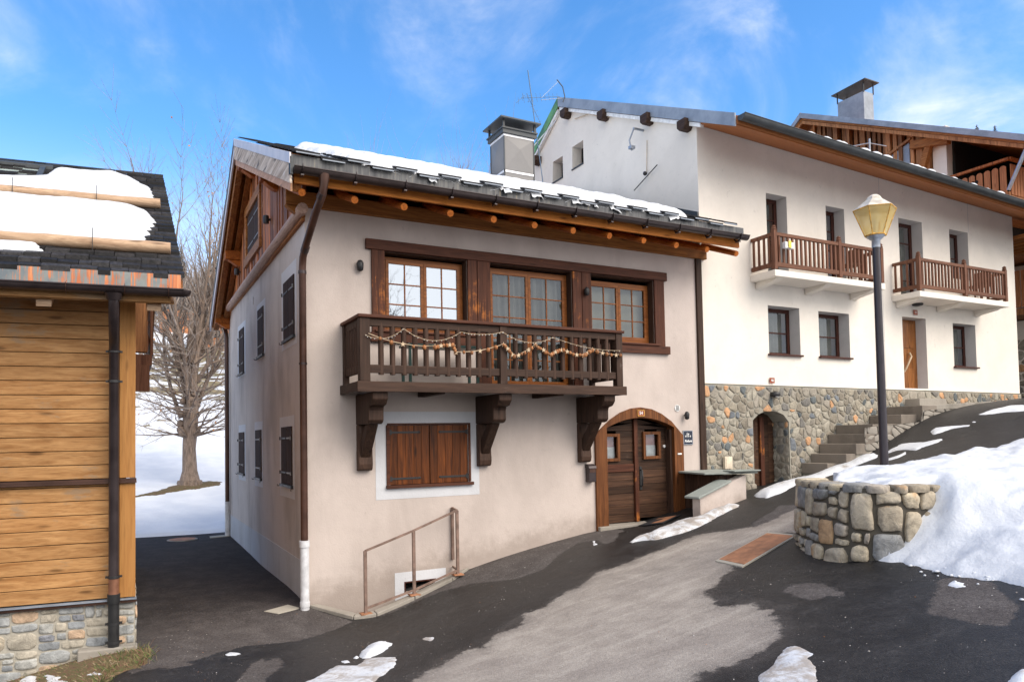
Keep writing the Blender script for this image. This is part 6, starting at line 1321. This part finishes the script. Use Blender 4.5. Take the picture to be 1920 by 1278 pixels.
# ================================================================== CHALET BEHIND ON THE RIGHT
K = thing('timber_gabled_chalet', 'dark boarded chalet with long metal edged roof rising behind the cream house', 'chalet', (24, 4, 5))
TK = lambda y: 12.0+.492*(y-1.1) if y <= 9.64 else 16.2-.75*(y-9.64)
MB().add([(24, 4, 3), (24, 18, 3), (24, 18, TK(18)-.3), (24, 9.64, TK(9.64)-.3), (24, 4, TK(4)-.3)], [(0, 1, 2, 3, 4)]).build('gable_wall', 'dark', K)
mb = MB(); y = 4.5; rk = random.Random(17)
while y < 12:
    w = rk.uniform(.2, .34); xx = 23.92-rk.choice((0, .0, .14, .18)); y1 = y+w
    mb.hexa([(xx, y+.01, 9), (24, y+.01, 9), (24, y1-.08, 9), (xx, y1-.08, 9), (xx, y+.01, TK(y)-.3), (24, y+.01, TK(y)-.3), (24, y1-.08, TK(y1)-.3), (xx, y1-.08, TK(y1)-.3)]); y = y1
mb.build('wall_boards', 'chaletboard', K)
mb = MB()
for (ya, yb) in ((0.6, 9.64), (9.64, 15)):
    mb.hexa([(23.2, ya, TK(ya)-.25), (34, ya, TK(ya)-.25), (34, yb, TK(yb)-.25), (23.2, yb, TK(yb)-.25), (23.2, ya, TK(ya)), (34, ya, TK(ya)), (34, yb, TK(yb)), (23.2, yb, TK(yb))])
KR = mb.build('roof', 'oldboard_x', K) if 'oldboard_x' in MT else mb.build('roof', 'purlin_y', K)
for ya, yb in ((.5, 9.65), (9.64, 15)):
    MB().hexa([(23.1, ya, TK(ya)-.16), (23.19, ya, TK(ya)-.16), (23.19, yb, TK(yb)-.16), (23.1, yb, TK(yb)-.16), (23.1, ya, TK(ya)+.06), (23.19, ya, TK(ya)+.06), (23.19, yb, TK(yb)+.06), (23.1, yb, TK(yb)+.06)]).build('verge_fascia', 'zinc', KR)
    MB().hexa([(23.21, ya, TK(ya)-.40), (23.30, ya, TK(ya)-.40), (23.30, yb, TK(yb)-.40), (23.21, yb, TK(yb)-.40), (23.21, ya, TK(ya)-.26), (23.30, ya, TK(ya)-.26), (23.30, yb, TK(yb)-.26), (23.21, yb, TK(yb)-.26)]).build('verge_board', 'chaletboard', KR)
kw = MB().hexa([(23.80, 5.30, 11.9), (23.84, 5.30, 11.9), (23.84, 6.7, 11.9), (23.80, 6.7, 11.9), (23.80, 5.30, 13.45), (23.84, 5.30, 13.45), (23.84, 6.7, 13.0), (23.80, 6.7, 13.0)]).build('window', 'zinc', K)
mb = MB().beam((23.76, 5.2, 13.58), (23.76, 6.8, 13.05), .09, .09).beam((23.76, 6.1, 11.9), (23.76, 6.1, 13.4), .10, .08, (1, 0, 0)); mb.build('window_frame', 'chaletboard', K)
B(23.86, 24.2, 3.95, 4.45, 9, 13.6).build('pillar', 'white', K)
MB().beam((23.7, 4.85, 12.0), (23.7, 4.45, 13.1), .22, .2, (1, 0, 0)).beam((23.65, 5.1, 13.25), (23.65, 3.7, 12.95), .25, .30).build('brace', 'purlin_y', K)
B(23.8, 23.85, -.5, 3.94, 3, 14) if False else None
MB().box(24.3, 34, 3.9, 4.0, 4, 13.6).box(33, 34, .5, 3.9, 4, 13).build('loggia_back', 'dark', K)
kb = MB().box(23.9, 31, 1.93, 4.0, 10.35, 10.55).build('balcony', 'chaletboard', K)
rk2 = random.Random(2); yy = 2.0; i = 0
while yy < 4.6:
    zt = 11.45; mb = MB().prism([(yy, 10.5), (yy+.20, 10.5), (yy+.20, zt-.03), (yy+.14, zt+.02), (yy+.06, zt+.02), (yy, zt-.03)], 'x', 23.88, 23.91); mb.build('railing_board', 'chaletorange', kb); yy += .255
yy = 24.0
while yy < 29: B(yy, yy+.15, 1.90, 1.93, 10.45, 11.5).build('railing_board', 'chaletorange', kb); yy += .19
MB().beam((23.9, 1.9, 11.66), (23.9, 5.2, 11.66), .12, .09).beam((23.9, 1.9, 11.665), (31, 1.9, 11.665), .12, .09).build('handrail', 'oldboard', kb)
hv = [(3.02+.125*.062*16*math.sin(t)**3, 11.16+.0078*(13*math.cos(t)-5*math.cos(2*t)-2*math.cos(3*t)-math.cos(4*t))) for t in [2*math.pi*i/24 for i in range(24)]]
MB().add([(23.872, y, z) for y, z in hv]+[(23.872, 3.02, 11.15)], [(i, (i+1) % 24, 24) for i in range(24)]).build('heart_cutout', 'dark', kb)
MB().tube([(22.6, 1.3, 10.2), (22.6, .2, 12.4)], .06, 8).build('strut', 'galv', K)
# lower balcony glimpsed past the corner of the cream house
k2 = MB().box(23.4, 30, -1, 3, 6.25, 6.45).box(23.4, 30, -1, 3, 8.2, 8.35).build('lower_balcony', 'chaletboard', K)
yy = -1.0
while yy < 3: B(23.36, 23.39, yy, yy+.15, 6.5, 7.7).build('railing_board', 'chaletorange', k2); yy += .19
MB().box(24.5, 30, -1, 4, 3, 6.2).build('lower_wall', 'white', K); MB().box(24.6, 30, -1, 4, 6.46, 8.1).build('loggia_wall', 'white', K)
mb = MB(); stones(mb, rect(-1, 4, 3.2, 5.6), lambda u, v, h: (24.49-h, u, v), .24, 1.2, .05, .03, 41); mb.build('base_stones', 'st_base', K)
# chimney
cx0, cx1, cy0, cy1 = 25.7, 26.35, 8.45, 9.75
KC = B(cx0, cx1, cy0, cy1, 15.2, 17.25).build('chimney', 'zinc', K, bevel=.01)
mb = MB().beam((26.02, 8.25, 17.68), (26.02, 9.95, 17.62), .95, .04)
mb.build('chimney_cap', 'zinc_dark', KC)
mb = MB()
for (x, y) in ((cx0, cy0), (cx1, cy0), (cx0, cy1), (cx1, cy1)): mb.box(x-.02, x+.02, y-.02, y+.02, 17.2, 17.64)
mb.build('cap_support', 'iron', KC)

# ------------------------------------------------------------------ aerials
def aerial(name, label, base, top, booms, parent_mat='aerialm'):
    t = thing(name, label, 'aerial', base)
    MB().tube([base, top], .013, 6).build('mast', parent_mat, t)
    for (p, q, n, l, ax) in booms:
        MB().tube([p, q], .006, 5).build('boom', parent_mat, t); mb = MB(); p, q = Vector(p), Vector(q)
        for i in range(n): c = p.lerp(q, (i+.5)/n); d = Vector(ax)*l*(1-.35*i/n)/2; mb.tube([c-d, c+d], .004, 4)
        mb.build('elements', parent_mat, t)
    return t
ae = aerial('tv_aerial', 'lattice television aerial above the roof ridge left of the cream gable', (6.75, 3.9, 8.6), (6.40, 4.0, 11.7), [((6.2, 4.0, 10.95), (7.35, 4.05, 11.25), 9, .28, (0, .3, 1)), ((6.35, 4, 11.1), (6.75, 4, 10.4), 6, .24, (.9, .2, .45)), ((6.3, 4, 11.05), (6.05, 4, 10.8), 2, .2, (0, 0, 1))])
pts = [(7.40+.10*math.sin(t)*.7, 4.05+.12*math.cos(t), 11.25+.33*t) for t in [i/4-1 for i in range(9)]]
MB().tube([(7.25, 4, 11.65), (7.42, 4, 11.5), (7.48, 4, 11.25), (7.42, 4, 11.1)], .014, 5).build('reflector', 'zinc_dark', ae)
MB().tube([(6.75, 3.95, 11.05), (7.30, 4, 11.62)], .006, 4).tube([(6.75, 3.95, 11.0), (7.40, 4, 11.2)], .006, 4).tube([(7.7, 4.8, 11.0), (6.35, 4, 9.6)], .016, 5).build('stays', 'galv', ae)
a2 = thing('tv_aerial', 'long thin aerial rod in front of the boards of the rear chalet', 'aerial', (20.0, 3.0, 10.6)); MB().tube([(19.6, 4.0, 10.9), (19.6, 4.0, 12.35)], .03, 6).build('mast', 'galv', a2)
MB().tube([(19.6, 4.0, 12.2), (18.6, 5.5, 12.2)], .025, 6).tube([(19.6, 4.0, 12.2), (19.9, 3.6, 12.0)], .02, 5).build('boom', 'galv', a2)
a3 = thing('tv_aerial', 'small star shaped aerial before the boards of the rear chalet', 'aerial', (17.4, 5.0, 11.0)); mb = MB().tube([(17.4, 5.0, 10.9), (17.4, 5.0, 12.2)], .02, 5)
for k in range(5): mb.tube([(17.4, 5.0, 12.1), (17.4+.35*math.cos(k*1.3), 5.0+.35*math.sin(k*1.3), 12.1+.3*math.sin(k*2.1))], .012, 4)
mb.build('mast', 'galv', a3)

# ================================================================== TREES
def grow(mb, p, d, L, r, depth, rg, up=.25, wob=.22, twig=None, maxd=3, leaves=None):
    n = max(3, int(L/.35)); pts = [Vector(p)]; rad = [r]; d = Vector(d).normalized(); k = []
    for i in range(n):
        d = (d+Vector((rg.gauss(0, wob), rg.gauss(0, wob), rg.gauss(0, wob)*.6+up*.5))*.5).normalized(); pts.append(pts[-1]+d*L/n); rad.append(max(r*(1-.85*(i+1)/n), .0035)); k.append((pts[-1].copy(), d.copy(), rad[-1]))
    (twig if twig is not None and r < .035 else mb).tube(pts, rad, 7 if r > .08 else (5 if r > .02 else 3), cap=False)
    if depth < maxd:
        m = int(L*(2.4 if depth == 0 else 3.6))+2
        for j in range(m):
            i = rg.randint(max(0, int(n*.15)), n-1); q, dd, rr_ = k[i]; a = Vector((rg.gauss(0, 1), rg.gauss(0, 1), rg.gauss(0, .6))); a = (a-dd*a.dot(dd)).normalized()
            grow(mb, q, dd*1.0+a*rg.uniform(.45, .95), L*rg.uniform(.22, .42), max(rr_*.62, .006), depth+1, rg, up, wob, twig, maxd, leaves)
    elif leaves is not None and rg.random() < .02:
        q = pts[-1]; s = .035; leaves.append(q)
tg = random.Random(21)
tr = thing('bare_tree', 'old bare tree with gnarled trunk and many upright twigs in the snow gap', 'tree', (-.42, 17.04, 1.05))
tm, tw, lv = MB(), MB(), []
bx_, by_ = -.42, 17.04; bz = float(hz(np.array([bx_]), np.array([by_]))[0])
tm.tube([(bx_, by_, bz-.15), (bx_+.02, by_, bz+.12), (bx_+.02, by_, bz+.5), (bx_+.0, by_, bz+1.3), (bx_+.05, by_, bz+2.0), (bx_+.05, by_, bz+2.6), (bx_+.1, by_, bz+3.4), (bx_+.05, by_, bz+4.3), (bx_+.1, by_, bz+5.4)], [.48, .35, .25, .22, .245, .27, .21, .16, .11], 14)
for i in range(26): a = tg.uniform(0, 6.28); z = bz+tg.uniform(1.7, 4.0); tm.ball((bx_+.28*math.cos(a), by_+.28*math.sin(a), z), tg.uniform(.07, .15), 7, 5)
for i in range(11): a = tg.uniform(0, 6.28); tm.tube([(bx_+.35*math.cos(a), by_+.35*math.sin(a), z_) for z_ in (bz-.1, bz+.15)], [.16, .08], 6)
rx = Vector((.8813, -.4726, 0))
for i in range(14):     # tall upright stems
    s = (-1.0, -.75, -.4, -.2, .1, .35, .65, .95, 1.15, -1.3, -.55, .5, .8, 1.4)[i]; z = bz+tg.uniform(2.4, 4.6); L = (5.0, 7.4, 6.6, 7.9, 5.5, 6.5, 8.0, 6.5, 4.5, 4.5, 6.0, 6.0, 7.2, 4.0)[i]
    grow(tm, (bx_+rx.x*s*.2, by_+rx.y*s*.2+tg.uniform(-.3, .3), z), rx*s*.42+Vector((0, tg.uniform(-.2, .2), 1)), L, .085, 0, tg, .22, .13, tw, 2, lv)
for i in range(60):     # low spreading limbs
    a = tg.uniform(0, 6.28); z = bz+tg.uniform(1.6, 5.0)
    grow(tm, (bx_+.2*math.cos(a), by_+.2*math.sin(a), z), Vector((math.cos(a), math.sin(a), tg.uniform(-.1, .5))), tg.uniform(1.6, 3.4), .036, 0, tg, .12, .30, tw, 2 if i % 3 else 3, lv)
tm.build('trunk', 'bark', tr); tw.build('branches', 'branch', tr)
mb = MB()
for q in lv:
    for _ in range(1): a = tg.uniform(0, 6); s = tg.uniform(.02, .045); mb.add([(q.x-s, q.y, q.z), (q.x+s*math.cos(a), q.y+s*math.sin(a), q.z-s), (q.x+s, q.y, q.z+s*.5), (q.x, q.y, q.z+s)], [(0, 1, 2, 3)])
mb.build('dead_leaves', 'leafbrown', tr)
# bare soil ring at its foot
snow_patch('patch of brown grass around the foot of the bare tree', [(-1.4, 15.7), (-.9, 16.0), (-.2, 16.2), (.5, 16.6), (.7, 17.2), (.2, 17.5), (-.6, 17.3), (-1.2, 16.6), (-2.0, 15.8), (-2.6, 15.3)], .05, .15, 'earth', step=.06, jit=.15, base=hz, name='earth_patch', cat='grass')

def bare(name, label, x, y, h, seed, group, spread=.5, stems=3, r=.12):
    z = float(hz(np.array([x]), np.array([y]))[0]); t = thing(name, label, 'tree', (x, y, z), group); a_, b_ = MB(), MB(); rg = random.Random(seed)
    a_.tube([(x, y, z-.2), (x, y, z+h*.3)], [r*1.3, r], 7)
    for i in range(stems):
        an = 6.28*i/stems+rg.random(); grow(a_, (x, y, z+h*rg.uniform(.2, .3)), Vector((math.cos(an)*spread, math.sin(an)*spread, 1)), h*.75, r*.7, 0, rg, .3, .14, b_, 1)
    a_.build('trunk', 'bark', t); b_.build('branches', 'branch', t)
bare('bare_tree', 'pair of thin bare crowns showing above the roof just left of the metal chimney', 16.2, 29, 14.0, 3, 'bare trees beyond the roof', .35, 5)
bare('bare_tree', 'faint bare crown directly beside the metal chimney above the roof', 17.6, 29.5, 14.6, 5, 'bare trees beyond the roof', .3, 4)
bare('bare_tree', 'single thin tree top poking above the middle of the snowy roof', 12.0, 31, 14.6, 8, 'bare trees beyond the roof', .12, 2)
bare('bare_tree', 'slim bare tree on the slope behind the big tree, to its left', -1.5, 42, 9, 11, 'bare trees on the hillside', .4, 3)
bare('bare_tree', 'slim bare tree on the slope behind the big tree, to its right', 4.2, 44, 9, 12, 'bare trees on the hillside', .4, 3)
rg = random.Random(33)
for i in range(9):
    x = rg.uniform(-4, 9); y = rg.uniform(48, 75); bare('bare_tree', ('small leafless shrub on the patchy hillside beyond the big tree'), x, y, rg.uniform(5, 8), 50+i, 'small leafless trees on the patchy hillside', .6, 4)
# far woods: one body of many crowns
mb = MB(); cn = MB()
for i in range(420):
    y = rg.uniform(88, 190); x = rg.uniform(-12, 12)+(y-88)*rg.uniform(-.25, .35); z = float(hz(np.array([x]), np.array([y]))[0]); h = rg.uniform(6, 10)
    for k in range(16):
        a = rg.uniform(0, 6.28); rr_ = rg.uniform(.3, 1.8); zz = z+h*rg.uniform(.2, .5); w = rg.uniform(.03, .08)
        mb.add([(x, y, zz), (x+w, y+w, zz), (x+rr_*math.cos(a), y+rr_*math.sin(a), zz+h*rg.uniform(.2, .5))], [(0, 1, 2)])
    mb.add([(x-.12, y, z), (x+.12, y, z), (x, y, z+h)], [(0, 1, 2)])
MT['farbrush'] = simple('far_bare_wood', (.24, .19, .165), .9, 0, .4, .3)
tag(mb.build('far_wood', 'farbrush'), 'grey brown leafless wood covering the far hillside', 'wood', kind='stuff')
MT['needle'] = simple('conifer_needles', (.045, .065, .03), .85, 0, .5, .8)
def conifer(x, y, h, seed, label, group, z=None):
    z = float(hz(np.array([x]), np.array([y]))[0]) if z is None else z; t = thing('conifer', label, 'tree', (x, y, z), group); r = random.Random(seed); mb = MB()
    MB().tube([(x, y, z-.3), (x, y, z+h)], [.22, .03], 6).build('trunk', 'bark', t)
    n = int(h*9)
    for i in range(n):
        f_ = i/n; zz = z+h*(.12+.88*f_); L = (1-f_)*h*.24+.15
        for k in range(7):
            a = r.uniform(0, 6.28); l = L*r.uniform(.6, 1.1); w = l*.28; c, s = math.cos(a), math.sin(a); dz = -l*r.uniform(.15, .45)
            mb.add([(x, y, zz), (x+c*l*.5-s*w, y+s*l*.5+c*w, zz+dz*.4), (x+c*l, y+s*l, zz+dz), (x+c*l*.5+s*w, y+s*l*.5-c*w, zz+dz*.4)], [(0, 1, 2, 3)])
    mb.build('foliage', 'needle', t)
conifer(7.2, 82, 10, 1, 'dark green conifer on the hillside seen between the big tree and the gable', 'conifers on the hillside')
conifer(5.0, 105, 11, 2, 'second conifer higher up the hillside behind the first', 'conifers on the hillside')
for i, (x, y, lab) in enumerate(((82.0, 32.5, 'rightmost conifer tip above the metal roof edge at the far right'), (80.2, 33.4, 'middle conifer tip above the metal roof edge at the far right'), (77.5, 34.8, 'leftmost and lowest conifer tip above the metal roof edge at the far right'))):
    h = (14, 13.5, 12)[i]; conifer(x, y, h, 60+i, lab, 'conifer tips over the rear chalet roof', z=35.9-h+(0, .1, -.5)[i])
# two tiny chalets far up the slope
for (x, y, s, lab) in ((6.1, 64, 1.0, 'tiny orange timber chalet on the snowy slope beside the gable eaves'), (3.2, 84, 1.2, 'tiny brown chalet in the trees high on the slope')):
    z = float(hz(np.array([x]), np.array([y]))[0]); t = thing('distant_chalet', lab, 'chalet', (x, y, z), 'distant chalets on the hillside')
    B(x-1.6*s, x+1.6*s, y-2, y+2, z-1, z+1.9*s).build('wall', 'chaletorange', t)
    MB().hexa([(x-2.1*s, y-2.6, z+1.75*s), (x, y-2.6, z+2.9*s), (x, y+2.6, z+2.9*s), (x-2.1*s, y+2.6, z+1.75*s), (x-2.1*s, y-2.6, z+1.95*s), (x, y-2.6, z+3.1*s), (x, y+2.6, z+3.1*s), (x-2.1*s, y+2.6, z+1.95*s)]).hexa([(x, y-2.6, z+2.9*s), (x+2.1*s, y-2.6, z+1.75*s), (x+2.1*s, y+2.6, z+1.75*s), (x, y+2.6, z+2.9*s), (x, y-2.6, z+3.1*s), (x+2.1*s, y-2.6, z+1.95*s), (x+2.1*s, y+2.6, z+1.95*s), (x, y+2.6, z+3.1*s)]).build('roof', 'zinc_dark', t)
    B(x-1.3*s, x-.5*s, y-2.04, y-2.01, z+.4, z+1.1).build('window', 'dark', t); B(x+.5*s, x+1.3*s, y-2.04, y-2.01, z+.4, z+1.1).build('window', 'dark', t)
# tree across the street, mirrored in the upper left window
rt2 = thing('bare_tree', 'bare tree across the street mirrored in the bright upper left window', 'tree', (5.6, -18.5, 1.6)); a_, b_ = MB(), MB(); rg = random.Random(77)
a_.tube([(5.6, -18.5, 1.0), (5.6, -18.5, 4.5)], [.28, .2], 8)
for i in range(8): an = 6.28*i/8; grow(a_, (5.6, -18.5, 3.6+.2*i), Vector((math.cos(an)*.8, math.sin(an)*.8, .8)), 5.0, .10, 0, rg, .2, .2, b_, 2)
a_.build('trunk', 'bark', rt2); b_.build('branches', 'branch', rt2)
